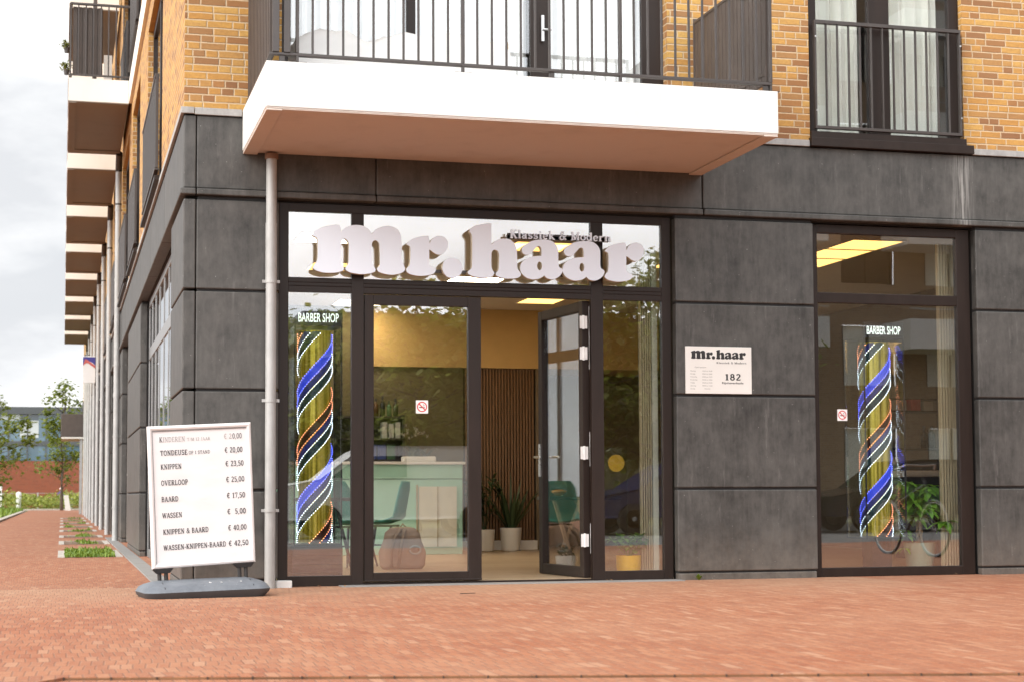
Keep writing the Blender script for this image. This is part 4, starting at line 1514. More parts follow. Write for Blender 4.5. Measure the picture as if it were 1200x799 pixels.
rows = [('TONDEUSE', -.304, -.098, .313, '€ 20,00', .186, .324), ('KNIPPEN', -.304, -.147, .209, '€ 23,50', .188, .329), ('OVERLOOP', -.306, -.103, .088, '€ 25,00', .189, .330),
        ('BAARD', -.307, -.180, -.035, '€ 17,50', .190, .332), ('WASSEN', -.305, -.156, -.157, '€  5,00', .189, .333), ('KNIPPEN & BAARD', -.303, .040, -.281, '€ 40,00', .191, .334),
        ('WASSEN-KNIPPEN-BAARD', -.304, .171, -.400, '€ 42,50', .191, .344)]
for tx, u0, u1, vv, pr, p0, p1 in rows:
    slab_text(bd, tx, u0, vv, cap, width=u1 - u0, y=TY, weight=1.25)
    slab_text(bd, pr, p0, vv, cap * 1.05, width=p1 - p0, y=TY, weight=1.25)
slab_text(bd, 'OP 1 STAND', -.089, .314, .025, width=.162, y=TY)
slab_text(bd, 'K', -.308, .414, cap, width=.025, y=TY)
slab_text(bg2, 'INDEREN', -.281, .414, cap, width=.167, y=TY)
slab_text(bg2, 'T/M 12 JAAR', -.098, .415, .024, width=.177, y=TY)
slab_text(bg2, '€ 2', .183, .418, cap * 1.05, width=.060, y=TY)
slab_text(bd, '0,00', .249, .418, cap * 1.05, width=.073, y=TY)
bd.build('lettering', pm('board_print', (0.035, 0.033, 0.038), .5, 0, .02), PO)
bg2.build('faded_lettering', pm('faded_board_print', (0.40, 0.38, 0.37), .5, 0, .15, 30), PO)
for u0, u1 in ((-.395, -.235), (.215, .385)):
    b = lmb()
    b.prism([(u0, -hh_ - .001), (u1, -hh_ - .001), (u1 - .03, -hh_ - .035), (u0 + .03, -hh_ - .035)], -0.022, 0.03)
    b.build('foot_clamp', M['black'], PS, bevel=.003)
    for du in (0.055, 0.105):
        b = lmb()
        b.tube([(u0 + du, 0.004, -hh_ - .03), (u0 + du, 0.004, -hh_ - .155)], 0.0155, 10)
        b.build('spring_post', pm('dark_steel_post', (0.045, 0.042, 0.04), .45, .3), PS, smooth=True)
# base: rounded weighted foot, dark skirt, blue grey top
RB = 0.022
rows_ = [(-0.03, .435, .25), (0.0, .445, .262), (0.03, .468, .285), (0.052, .474, .292), (0.056, .470, .288), (0.085, .455, .262), (0.105, .425, .215), (0.122, .375, .135), (0.128, .33, .09)]


def rrect(hx, hy, r, n=5):
    o = []
    for cx, cyy, a in ((hx - r, hy - r, 0), (-hx + r, hy - r, 90), (-hx + r, -hy + r, 180), (hx - r, -hy + r, 270)):
        for i in range(n + 1):
            t = rad(a + 90 * i / n)
            o.append((cx + r * math.cos(t), cyy + r * math.sin(t)))
    return o


rings = [(z, rrect(hx, hy, min(.11, hy * .7))) for z, hx, hy in rows_]
n = len(rings[0][1])
bm_ = Matrix.Translation((bc.x + .012, bc.y - 0.01, 0.0)) @ Matrix.Rotation(yaw, 4, 'Z') @ Matrix.Rotation(-RB, 4, 'Y')
b = MB()
b.M = bm_
v = [(px, py_, z) for z, r in rings for px, py_ in r]
b.add(v, [])
for i in range(len(rings) - 1):
    for k in range(n):
        b.f.append((i * n + k, i * n + (k + 1) % n, (i + 1) * n + (k + 1) % n, (i + 1) * n + k))
        b.m.append(1 if i < 3 else 0)
b.f.append(tuple(range((len(rings) - 1) * n, len(rings) * n)))
b.m.append(0)
blue = NT('blue_grey_plastic')
sc_ = blue.noise(7, 6, 0.7)
blue.out(blue.mix(blue.m('MULTIPLY', blue.m('GREATER_THAN', blue.noise(38, 2), .72), .5), blue.ramp(sc_, [(.35, (0.115, 0.128, 0.148)), (.65, (0.17, 0.185, 0.205))]), (0.55, 0.54, 0.52)), 0.5)
BS = b.build('base', [blue.mat, pm('dark_skirt', (0.055, 0.058, 0.062), 0.6)], PS, smooth=True)
b = MB()
b.M = bm_
for xx in (-.33, .33):
    b.box(xx - .003, xx + .003, -.268, -.262, 0.07, 0.083)
    b.bar((xx, -.266, .0835), (xx, -.14, .1225), .004, .004)
b.build('groove', M['black'], BS)
b = MB()
b.M = bm_
for xx, yy, r in ((0.02, -.19, .012), (.10, -.21, .008), (-.10, -.17, .006), (.25, -.2, .006)):
    b.tube([(xx, yy, .108), (xx + .001, yy, .112)], r, 7)
b.build('paint_spot', M['white'], BS)

# white block at the foot of the frame, no smoking stickers
b = MB()
b.box(0.768, 0.898, -0.045, 0.06, -0.02, 0.058)
tag(b.build('small_block', pm('white_plastic_block', (0.72, 0.71, 0.69), .5, 0, .06), bevel=.006), 'small white block on the paving at the foot of the downpipe', 'block')


def sticker(x, z, s, label):
    t = thing('no_smoking_sticker', label, 'sticker', (x, YG - .006, z), group='no smoking stickers on the glass')
    y0 = YG + (0.0 if x < 3 else -.006)
    y0 = 0.106
    b = MB()
    b.box(x - s / 2, x + s / 2, y0 - .002, y0, z - s * .53, z + s * .53)
    b.build('sticker_sheet', M['white'], t)
    b = MB()
    ro, ri = s * .42, s * .33
    v = [(x + r * math.cos(2 * math.pi * i / 32), y0 - .0026, z + r * math.sin(2 * math.pi * i / 32)) for r in (ri, ro) for i in range(32)]
    b.add(v, [(i, (i + 1) % 32, 32 + (i + 1) % 32, 32 + i) for i in range(32)])
    q = s * .30
    b.add([(x - q, y0 - .003, z + q * .75), (x - q * .8, y0 - .003, z + q), (x + q, y0 - .003, z - q * .75), (x + q * .8, y0 - .003, z - q)], [(0, 1, 2, 3)])
    b.build('red_ring', pm('sticker_red', (0.55, 0.03, 0.035), .4, 0, .02), t)
    b = MB()
    b.box(x - s * .24, x + s * .14, y0 - .0024, y0 - .0021, z - s * .09, z - s * .01)
    b.box(x + s * .16, x + s * .22, y0 - .0024, y0 - .0021, z - s * .09, z - s * .01)
    b.tube([(x + s * .14, y0 - .0022, z + .0), (x + s * .18, y0 - .0022, z + s * .1), (x + s * .1, y0 - .0022, z + s * .2)], s * .025, 5)
    b.build('cigarette_mark', ink, t)


sticker(2.019, 1.503, 0.105, 'no smoking sticker on the glass of the closed door')
sticker(5.925, 1.463, 0.098, 'no smoking sticker on the glass of the right shop window')

# ------------------------------------------------------------------ ceiling lights
lamp_added = emis('added_light_panel', (1.0, 0.80, 0.55), 15.0)  # stronger glow, only for the added interior panels
lamp = emis('warm_light_panel', (1.0, 0.56, 0.15), 2.6)


def ceiling_light(x0, x1, y0, y1, z, label, lamp=lamp):
    t = thing('ceiling_light', label, 'ceiling light', ((x0 + x1) / 2, (y0 + y1) / 2, z), group='square light panels of the barber shop')
    b = MB()
    b.box(x0, x1, y0, y1, z - .006, z)
    b.build('light_panel', lamp, t)
    b = MB()
    for a in ((x0 - .02, x0, y0 - .02, y1 + .02), (x1, x1 + .02, y0 - .02, y1 + .02), (x0, x1, y0 - .02, y0), (x0, x1, y1, y1 + .02)):
        b.box(*a, z - .012, z)
    b.build('trim_ring', M['white'], t)


CZ = 3.203
ceiling_light(4.66, 5.14, 6.20, 6.80, CZ, 'warm light panel on the ceiling seen through the open doorway')
ceiling_light(6.44, 6.97, 0.85, 1.45, CZ, 'warm light panel nearest the top of the right shop window')
ceiling_light(6.44, 6.97, 1.50, 2.10, CZ, 'middle warm light panel in the row behind the right window')
ceiling_light(6.44, 6.97, 2.15, 2.75, CZ, 'innermost warm light panel in the row behind the right window')
ceiling_light(3.30, 3.90, 1.70, 2.30, CZ, 'warm light panel behind the last letters of the mr.haar sign')
ceiling_light(1.6, 2.2, 3.6, 4.2, CZ, 'warm light panel over the left side of the barber shop')
for i, (x_, y_, lb) in enumerate(((1.2, 1.6, 'added warm light panel above the left lit barber pole'), (3.3, 4.4, 'added warm light panel midway between the doors and the counter'), (1.6, 5.6, 'added warm light panel above the left end of the counter'),
                                  (5.2, 2.6, 'added warm light panel above the curtain behind the open door'), (2.4, 6.9, 'added warm light panel right above the counter'))):
    ceiling_light(x_, x_ + .6, y_, y_ + .6, CZ, lb, lamp_added if x_ < 4 else lamp)  # extra panels added out of view to brighten the shop interior

# ------------------------------------------------------------------ lit barber displays in the windows
led_w = emis('led_white', (0.72, 0.85, 1.0), 9)
led_b = emis('led_blue', (0.10, 0.14, 1.0), 11)
led_r = emis('led_red', (1.0, 0.34, 0.18), 7)
gold = NT('gold_tube')
gs = gold.noise(14, 3, 0.5, stretch=(3.0, 3.0, 0.05))
gc = gold.ramp(gs, [(0.35, (0.16, 0.13, 0.012)), (0.5, (0.40, 0.33, 0.03)), (0.62, (0.62, 0.50, 0.10))])
gold.put(gold.p.inputs['Emission Color'], gc)
gold.p.inputs['Emission Strength'].default_value = 0.18
gold_m = gold.out(gc, 0.25, 0.6)
band_b = emis('blue_lit_band', (0.025, 0.05, 0.50), 0.7)
band_d = emis('deep_blue_band', (0.015, 0.02, 0.12), 0.4)
band_t = pm('dark_teal_band', (0.015, 0.05, 0.06), .3, 0, .05)
band_r = pm('dark_brown_band', (0.06, 0.025, 0.015), .3, 0, .05)


def display(cx, label, z0, z1, zt0, zt1, foot):
    cyy, r = 0.47, 0.150
    t = thing('barber_display', label, 'barber sign', (cx, cyy, z0), group='lit barber pole displays in the windows')
    b = MB()
    b.tube([(cx, cyy, z0 + .01), (cx, cyy, z1)], r - .012, 28)
    b.build('gold_tube', gold_m, t, smooth=True)
    pitch = 0.98
    ph0 = 0.35
    for off, mt in ((0, led_w), (.095, led_w), (.185, led_b), (.28, led_b), (.5, led_w), (.595, led_w), (.685, led_r), (.78, led_r)):
        b = MB()
        n = int((z1 - z0) * 1.35 / 0.98 / 0.025)
        for i in range(n):
            zz = z0 + .01 + (z1 - z0 - .02) * i / n
            a = (zz / pitch - off + ph0) * 2 * math.pi
            px, py_ = cx + r * math.sin(a), cyy - r * math.cos(a)
            q = .0038
            b.add([(px + q, py_, zz), (px - q, py_, zz), (px, py_ + q, zz), (px, py_ - q, zz), (px, py_, zz + q), (px, py_, zz - q)],
                  [(0, 2, 4), (2, 1, 4), (1, 3, 4), (3, 0, 4), (2, 0, 5), (1, 2, 5), (3, 1, 5), (0, 3, 5)])
        b.build('led_strip', mt, t)
    for off, w, mt in ((0, .095, band_t), (.10, .08, band_d), (.185, .095, band_b), (.5, .095, band_t), (.60, .08, band_d), (.685, .095, band_r)):
        b = MB()
        n = 80
        v = []
        for i in range(n + 1):
            zz = z0 + .01 + (z1 - z0 - .02) * i / n
            for o_ in (0.006, w - .006):
                a = (zz / pitch - off - o_ + ph0) * 2 * math.pi
                v.append((cx + (r - .006) * math.sin(a), cyy - (r - .006) * math.cos(a), zz))
        # ribbon seen between two strips: subdivide across for a round surface
        v2, m_ = [], 4
        for i in range(n + 1):
            zz = z0 + .01 + (z1 - z0 - .02) * i / n
            for k in range(m_ + 1):
                a = (zz / pitch - off - (.006 + (w - .012) * k / m_) + ph0) * 2 * math.pi
                v2.append((cx + (r - .006) * math.sin(a), cyy - (r - .006) * math.cos(a), zz))
        b.add(v2, [(i * (m_ + 1) + k, i * (m_ + 1) + k + 1, (i + 1) * (m_ + 1) + k + 1, (i + 1) * (m_ + 1) + k) for i in range(n) for k in range(m_)])
        b.build('spiral_band', mt, t, smooth='all')
    # clear case with dark corner posts, caps and lettered head
    h = 0.20
    b = MB()
    for sx in (-1, 1):
        b.box(cx + sx * h - .003, cx + sx * h + .003, cyy - h + .01, cyy + h - .01, z0, zt0 - .03)
    b.build('clear_panel', glass('acrylic_side', 0.10, (0.90, 0.93, 0.92)), t)
    b = MB()
    for sx in (-1, 1):
        for sy in (-1, 1):
            b.box(cx + sx * h - .006, cx + sx * h + .006, cyy + sy * h - .006, cyy + sy * h + .006, z0, zt0 - .03)
    b.box(cx - h - .006, cx + h + .006, cyy - h - .006, cyy + h + .006, z0 - .014, z0)
    b.box(cx - h - .006, cx + h + .006, cyy - h - .006, cyy + h + .006, zt0 - .03, zt1 + .035)
    b.build('case_frame', M['black'], t)
    b = MB()
    plain_text(b, 'BARBER SHOP', cx - .172, zt0, zt1 - zt0, width=.344, y=cyy - h - .0085, bold=.012)
    b.build('lettering', emis('lit_lettering', (0.85, 0.95, 0.90), 1.15), t)
    b = MB()
    if foot:
        b.box(cx - .10, cx + .10, cyy - .10, cyy + .10, 0.03, z0 - .014)
        b.build('pedestal', M['black'], t)


display(1.155, 'lit spiral barber pole behind the left sidelight on a wooden planter', 0.345, 2.16, 2.222, 2.300, False)
display(6.435, 'lit spiral barber pole behind the right shop window beside the green plant', 0.345, 2.16, 2.222, 2.300, True)
t = thing('planter_box', 'dark brown wooden box under the left lit barber pole', 'planter', (1.15, .47, .026))
b = MB()
for i in range(4):
    b.box(0.935, 1.365, 0.26, 0.68, .03 + i * .073, .03 + i * .073 + .071)
b.build('box', pm('dark_stained_wood', (0.075, 0.052, 0.046), .6, 0, .3, 12, stretch=(.4, 1, 6)), t, bevel=.003)
b = MB()
b.box(0.92, 1.38, 0.25, 0.69, .322, .329)
b.build('lid', M['black'], t)


# ------------------------------------------------------------------ plants
def leaf_strip(b, base, tip, w, up=0.0, n=4, fold=0.0, m=0):
    """pointed leaf from base to tip, arching upward by up"""
    base, tip = Vector(base), Vector(tip)
    d = tip - base
    side = d.cross(Vector((0, 0, 1)))
    if side.length < 1e-4:
        side = Vector((1, 0, 0))
    side.normalize()
    v = []
    for i in range(n + 1):
        t_ = i / n
        c = base + d * t_ + Vector((0, 0, up * math.sin(math.pi * t_)))
        ww = w * math.sin(math.pi * min(0.97, 0.10 + 0.87 * t_) ** 0.85)
        v += [c - side * ww, c + Vector((0, 0, -fold * ww)), c + side * ww]
    f = []
    for i in range(n):
        o = i * 3
        f += [(o, o + 1, o + 4, o + 3), (o + 1, o + 2, o + 5, o + 4)]
    b.add(v, f, m)


def pot_mb(c, r, h, wall=.012, taper=.85):
    b = MB()
    b.lathe(c, [(r * taper * .9, 0), (r * taper, .01), (r * (taper * .4 + .6), h * .5), (r, h * .93), (r * 1.0, h), (r - wall, h), (r - wall, h * .86)], 24)
    return b


def rot_dir(a, el, l):
    return Vector((math.cos(a) * math.cos(el) * l, math.sin(a) * math.cos(el) * l, math.sin(el) * l))


white_pot = pm('white_glazed_pot', (0.70, 0.68, 0.64), .35, 0, .03)
# two floor plants by the slat wall
t = thing('potted_plant', 'snake plant in a white pot before the slat wall, right of the two', 'plant', (4.70, 7.30, .026), group='white potted plants at the back')
pot_mb((4.70, 7.30, .027), .14, .30).build('pot', white_pot, t, smooth=True)
b = MB()
for i in range(26):
    a = random.uniform(0, 6.28)
    el = rad(random.uniform(42, 86))
    p = Vector((4.70, 7.30, .29)) + rot_dir(a, 0, random.uniform(0, .06))
    leaf_strip(b, p, p + rot_dir(a, el, random.uniform(.40, .80)), random.uniform(.018, .028), .03)
b.build('foliage', M['leaf_dark'], t)
t = thing('potted_plant', 'leafy plant in a white pot before the slat wall, half hidden by the closed door', 'plant', (4.33, 7.25, .026), group='white potted plants at the back')
pot_mb((4.33, 7.25, .027), .14, .28).build('pot', white_pot, t, smooth=True)
b = MB()
for s_ in range(7):
    a0 = random.uniform(0, 6.28)
    top = Vector((4.33, 7.25, .3)) + rot_dir(a0, rad(random.uniform(55, 85)), random.uniform(.5, .85))
    b.tube([(4.33, 7.25, .28), top], .006, 5)
    for i in range(16):
        q = Vector((4.33, 7.25, .3)).lerp(top, random.uniform(.25, 1))
        leaf_strip(b, q, q + rot_dir(random.uniform(0, 6.28), rad(random.uniform(-10, 40)), random.uniform(.12, .22)), .022, .02, 3)
b.build('foliage', M['leaf_dark'], t)

# money tree in the right window
t = thing('potted_plant', 'bright green money tree in a pale pot at the right of the right window', 'plant', (6.95, .62, .026))
PC = Vector((6.955, .62, .027))
pot_mb(PC, .150, .255, taper=.80).build('pot', pm('pale_green_pot', (0.36, 0.40, 0.30), .5, 0, .05), t, smooth=True)
b = MB()
for k in range(4):
    pts = []
    for i in range(9):
        a = k * math.pi / 2 + i * .9
        pts.append(PC + Vector((.022 * math.cos(a), .022 * math.sin(a), .22 + i * .045)))
    b.tube(pts, .013, 7)
b.build('stem', pm('braided_stem', (0.42, 0.28, 0.16), .8, 0, .2), t, smooth=True)
b = MB()
crown = PC + Vector((0, 0, .56))
for i in range(38):
    a = i * 2.4 + random.uniform(-.3, .3)
    q = crown + rot_dir(a, rad(random.uniform(-30, 75)), random.uniform(.12, .37))
    q.z = max(q.z, .40)
    b.tube([crown - Vector((0, 0, .05)), (crown + q) / 2 + Vector((0, 0, .04)), q], .003, 4)
    n = random.choice((5, 6))
    for k in range(n):
        aa = a + (k - (n - 1) / 2) * .75
        leaf_strip(b, q, q + rot_dir(aa, rad(random.uniform(-45, -5)), random.uniform(.12, .20)), random.uniform(.027, .040), .02, 4, .2)
for i in range(5):
    q = PC + Vector((random.uniform(-.26, -.1), random.uniform(-.1, .1), random.uniform(.2, .5)))
    for k in range(4):
        leaf_strip(b, q, q + rot_dir(k * 1.6, rad(-30), .12), .022, .02)
b.build('foliage', M['leaf_bright'], t)

# small plant in the yellow pot behind the right sidelight
t = thing('potted_plant', 'small green plant in a yellow pot behind the right sidelight', 'plant', (3.93, .36, .086))
pot_mb((3.938, .33, .027), .112, .185, taper=.93).build('pot', pm('yellow_pot', (0.86, 0.48, 0.01), .4, 0, .03), t, smooth=True)
b = MB()
for s_ in range(15):
    a0 = random.uniform(0, 6.28)
    base = Vector((3.938, .33, .19))
    top = base + rot_dir(a0, rad(random.uniform(35, 80)), random.uniform(.14, .26))
    b.tube([base, top], .003, 4)
    for i in range(9):
        q = base.lerp(top, random.uniform(.4, 1))
        leaf_strip(b, q, q + rot_dir(random.uniform(0, 6.28), rad(random.uniform(-25, 35)), random.uniform(.06, .10)), .024, .01, 3)
b.build('foliage', leaf_mat('small_plant_leaf', (0.12, 0.26, 0.04), (0.28, 0.45, 0.09)), t)

# ------------------------------------------------------------------ counter, chairs, shelves
mint = pm('mint_counter_laminate', (0.40, 0.68, 0.56), .45, 0, .03)
RC = thing('reception_counter', 'pale mint reception counter behind the closed glass door', 'counter', (2.6, 6.4, .026))
b = MB()
b.box(1.2, 3.86, 6.45, 7.05, .027, .95)
b.box(1.2, 3.86, 6.44, 7.05, .956, 1.13)
b.build('counter_body', mint, RC, bevel=.006)
b = MB()
b.box(1.15, 3.89, 6.41, 7.08, 1.131, 1.165)
b.build('counter_top', M['white'], RC, bevel=.005)
b = MB()
b.box(3.30, 3.78, 6.425, 6.439, .12, .86)
b.build('panel', pm('paper_panel', (0.72, 0.69, 0.58), .7, 0, .05), RC)
b = MB()
b.box(3.27, 3.29, 6.42, 6.439, .10, .88)
b.box(3.53, 3.545, 6.418, 6.424, .12, .86)
b.build('panel_trim', pm('pale_wood_trim', (.45, .38, .26), .6), RC)
t = thing('potted_plant', 'white orchid in a pale dish on the reception counter', 'plant', (3.30, 6.6, 1.166))
b = MB()
b.box(3.13, 3.55, 6.55, 6.70, 1.166, 1.235)
b.build('pot', white_pot, t, bevel=.02)
b = MB()
for i in range(18):
    a = random.uniform(0, 6.28)
    p = Vector((random.uniform(3.22, 3.46), 6.62, 1.23))
    leaf_strip(b, p, p + rot_dir(a, rad(random.uniform(8, 35)), random.uniform(.14, .26)), .022, .05)
b.build('foliage', M['leaf_dark'], t)
b = MB()
for x0 in (3.28, 3.42):
    pts = [(x0, 6.62, 1.23), (x0 + .02, 6.62, 1.40), (x0 - .04, 6.61, 1.53), (x0 - .14, 6.6, 1.58)]
    b.tube(pts, .004, 5)
b.build('stem', M['leaf_dark'], t)
b = MB()
for i in range(16):
    x0 = random.choice((3.28, 3.42))
    p = Vector((x0 - random.uniform(-.03, .16), 6.6 + random.uniform(-.04, .04), random.uniform(1.46, 1.62)))
    for k in range(5):
        leaf_strip(b, p, p + Vector((math.cos(k * 1.256) * .03, -.004, math.sin(k * 1.256) * .03)), .012, 0, 2)
b.build('blossom', pm('white_petal', (0.72, 0.68, 0.62), .6), t)

teal = pm('dark_teal_shell', (0.03, 0.29, 0.25), .45, 0, .08)
chair_leg = pm('black_chair_leg', (0.02, 0.02, 0.02), .45)


def make_chair(loc, rz, label):
    t = thing('shell_chair', label, 'chair', loc, rz, 'dark teal shell chairs')
    b = MB()
    prof = [(.24, .43), (.20, .445), (.08, .425), (-.06, .43), (-.17, .47), (-.215, .56), (-.24, .68), (-.265, .80), (-.275, .875)]
    hw2 = [.17, .20, .225, .225, .22, .205, .20, .185, .13]
    v = []
    for (py_, z), w in zip(prof, hw2):
        for k in range(7):
            u = -1 + k / 3
            v.append((u * w, py_ + (.035 * u * u if z > .5 else 0), z + (.035 * u * u if z < .5 else 0)))
    nn_ = len(v)
    n = len(prof)
    v += [(x_, y_ - .012, z_ - .008) for x_, y_, z_ in v]
    f = [(i * 7 + k, i * 7 + k + 1, (i + 1) * 7 + k + 1, (i + 1) * 7 + k) for i in range(n - 1) for k in range(6)]
    f += [tuple(q + nn_ for q in reversed(g)) for g in f]
    rim = [k for k in range(7)] + [i * 7 + 6 for i in range(1, n)] + [(n - 1) * 7 + k for k in range(5, -1, -1)] + [i * 7 for i in range(n - 2, 0, -1)]
    f += [(rim[i], rim[(i + 1) % len(rim)], rim[(i + 1) % len(rim)] + nn_, rim[i] + nn_) for i in range(len(rim))]
    b.add(v, f)
    b.build('seat_shell', teal, t, local=True, smooth='all')
    for sx in (-1, 1):
        for sy in (-1, 1):
            b = MB()
            b.tube([(sx * .12, sy * .12, .41), (sx * .20, sy * .20, .0)], .012, 8, rs=[.016, .010])
            b.build('leg', chair_leg, t, local=True)
    b = MB()
    b.box(-.14, .14, -.14, .14, .395, .413)
    b.bar((-.17, -.17, .2), (.17, .17, .2), .012)
    b.bar((-.17, .17, .2), (.17, -.17, .2), .012)
    b.build('seat_frame', chair_leg, t, local=True)
    return t


ch = make_chair((2.36, 3.75, .028), rad(62), 'teal shell chair standing sideways behind the backpack')
dup(ch, (1.93, 3.3, .028), rad(-150), 'teal shell chair partly hidden by the closed door frame')
t = thing('side_table', 'small dark table between the teal chairs, with crossed legs', 'table', (1.62, 2.6, .026))
b = MB()
b.lathe((1.62, 2.6, .70), [(.34, 0), (.36, .01), (.36, .028), (.35, .034)], 28)
b.build('table_top', pm('dark_table_top', (.035, .03, .027), .4), t)
for a in (35, 125, 215, 305):
    b = MB()
    p = Vector((1.62, 2.6, .71)) + rot_dir(rad(a), 0, .06)
    q = Vector((1.62, 2.6, .028)) + rot_dir(rad(a), 0, .30)
    b.tube([p, q], .013, 8)
    b.build('leg', chair_leg, t)
# backpack on the floor
t = thing('backpack', 'brown backpack with a pink pocket on the floor inside the closed door', 'backpack', (2.33, 2.55, .026))
b = MB()
rows2 = [(.0, .20, .10), (.04, .225, .125), (.16, .225, .13), (.28, .20, .115), (.36, .165, .09), (.405, .11, .055), (.415, .05, .025)]
v = []
n = 20
for z, hx, hy in rows2:
    for k in range(n):
        a = 2 * math.pi * k / n
        c_, s_ = math.cos(a), math.sin(a)
        px = hx * math.copysign(abs(c_) ** .6, c_)
        py_ = hy * math.copysign(abs(s_) ** .6, s_)
        v.append((2.33 + px + .012 * math.sin(a * 3 + z * 20), 2.55 + py_, .027 + z))
f = [(i * n + k, i * n + (k + 1) % n, (i + 1) * n + (k + 1) % n, (i + 1) * n + k) for i in range(len(rows2) - 1) for k in range(n)]
f += [tuple(range(n)), tuple(range((len(rows2) - 1) * n, len(rows2) * n))]
b.add(v, f)
b.build('bag_body', pm('taupe_canvas', (0.36, 0.26, 0.20), .85, 0, .12, 9, .3), t, smooth='all')
b = MB()
b.lathe((0, 0, 0), [(.0005, 0), (.05, .004), (.082, .02), (.088, .04)], 20)
Mx = Matrix.Translation((2.43, 2.43, .16)) @ Matrix.Rotation(rad(90), 4, 'X') @ Matrix.Rotation(rad(180), 4, 'X')
b.v = [tuple(Mx @ Vector(p)) for p in b.v]
b.build('pocket', pm('pink_pocket', (0.60, 0.28, 0.36), .8), t, smooth='all')
b = MB()
b.tube([(2.43 + .055 * math.cos(i * .4), 2.405, .215 + .04 * math.sin(i * .4)) for i in range(17)], .012, 6)
b.build('pocket_trim', pm('grey_trim', (.35, .34, .32), .7), t)
b = MB()
b.tube([(2.20, 2.44, .05), (2.19, 2.40, .2), (2.23, 2.42, .34), (2.30, 2.47, .42)], .018, 7)
b.tube([(2.27, 2.43, .06), (2.28, 2.39, .2), (2.31, 2.42, .34), (2.34, 2.47, .42)], .018, 7)
b.tube([(2.30, 2.53, .43), (2.33, 2.53, .47), (2.37, 2.53, .43)], .010, 6)
b.build('strap', pm('tan_strap', (0.30, 0.22, 0.17), .8), t, smooth='all')

# shelf behind the counter with bottles and boxes
shelf_m = pm('black_brown_shelf', (0.028, 0.024, 0.021), .5)
t = thing('wall_shelf', 'dark open shelf unit behind the reception counter', 'shelf', (2.5, 7.2, 0))
b = MB()
for z in (1.19, 1.46, 1.74):
    b.box(1.6, 3.30, 7.30, 7.62, z, z + .022)
for xx in (1.6, 2.45, 3.275):
    b.box(xx, xx + .025, 7.30, 7.62, .03, 2.0 if xx < 3.2 else 1.78)
b.box(1.62, 3.28, 7.615, 7.62, 0.03, 1.74)
b.build('shelf_frame', shelf_m, t)
bottle_c = [pm('amber_bottle', (.10, .05, .02), .2), pm('black_bottle', (.02, .02, .022), .25), pm('pale_bottle', (.42, .42, .40), .3), pm('green_bottle', (.04, .12, .05), .25), pm('yellow_bottle', (.45, .30, .03), .3), pm('blue_bottle', (.03, .06, .22), .3)]


def bottle(x, y, z, r, h, mt, label, grp):
    t = thing('bottle', label, 'bottle', (x, y, z), group=grp)
    b = MB()
    b.lathe((x, y, z), [(r, 0), (r, h * .62), (r * .8, h * .70), (r * .38, h * .76), (r * .38, h * .84)], 12)
    b.build('bottle_body', mt, t, smooth='all')
    b = MB()
    b.lathe((x, y, z + h * .84), [(r * .46, 0), (r * .46, h * .16)], 10)
    b.build('cap', M['black'], t)


for i in range(5):
    bottle(2.86 + i * .085, 7.40, 1.763, .032, .20 + .03 * (i % 3), bottle_c[(1, 0, 1, 3, 1)[i]],
           ('black bottle at the left end of the shelf top behind the counter', 'brown bottle second from left on the shelf top behind the counter', 'tall black bottle in the middle of the shelf top behind the counter',
            'green bottle second from right on the shelf top behind the counter', 'black bottle at the right end of the shelf top behind the counter')[i], 'bottles on the counter shelf')
for i in range(3):
    b = MB()
    b.box(3.02 + i * .085, 3.085 + i * .085, 7.36, 7.52, 1.483, 1.69 - (i == 1) * .02)
    tag(b.build('carton', bottle_c[2], bevel=.003), ('left pale carton standing on the middle shelf behind the counter', 'shorter pale carton between two cartons behind the counter', 'right pale carton beside the shelf post behind the counter')[i], 'carton', 'pale cartons on the counter shelf')
for i in range(4):
    b = MB()
    b.box(2.72 + i * .12, 2.825 + i * .12, 7.36, 7.5, 1.213, 1.40)
    tag(b.build('product_box', bottle_c[(4, 5, 5, 3)[i]], bevel=.003), ('yellow product box on the lowest shelf behind the counter', 'blue product box next to the yellow box behind the counter', 'blue product box next to the green box behind the counter', 'green product box on the lowest shelf behind the counter')[i], 'box', 'product boxes on the counter shelf')

# shelf, basin and goods seen through the right window
t = thing('wall_shelf', 'dark two board shelf rack deep behind the right shop window', 'shelf', (8.4, 3.6, 0))
b = MB()
for z in (1.26, 1.69):
    b.box(7.9, 8.9, 3.45, 3.72, z - .02, z)
for xx in (7.9, 8.875):
    b.box(xx, xx + .022, 3.45, 3.72, .03, 2.05)
b.box(7.92, 8.88, 3.70, 3.72, 1.82, 1.84)
b.build('shelf_frame', shelf_m, t)
for i, (x, c, s_) in enumerate(((8.26, 2, .09), (8.44, None, .10), (8.60, 2, .08))):
    b = MB()
    b.box(x, x + .12, 3.5, 3.62, 1.691, 1.691 + s_ + .03)
    tag(b.build('carton', bottle_c[2] if c else pm('red_carton', (.45, .05, .03), .5), bevel=.003), ('pale carton left of the red one on the upper rack board', 'red carton on the upper board of the rack in the right window', 'pale carton right of the red one on the upper rack board')[i], 'carton', 'cartons on the window rack')
for i, x in enumerate((8.30, 8.62, 8.72)):
    bottle(x, 3.55, 1.261, .04 if i else .07, .26, bottle_c[(2, 1, 1)[i]], ('wide pale bottle on the lower board of the window rack', 'black bottle left of its twin on the lower rack board', 'black bottle at the right end of the lower rack board')[i], 'bottles on the window rack')
t = thing('wash_basin', 'white wash basin ledge on a dark stand behind the money tree', 'basin', (8.3, 3.0, 0))
b = MB()
b.box(8.0, 8.75, 2.9, 3.35, .93, 1.0)
b.build('basin_top', M['white'], t, bevel=.02)
b = MB()
b.box(8.1, 8.65, 3.0, 3.3, .03, .93)
b.build('basin_stand', M['black'], t)

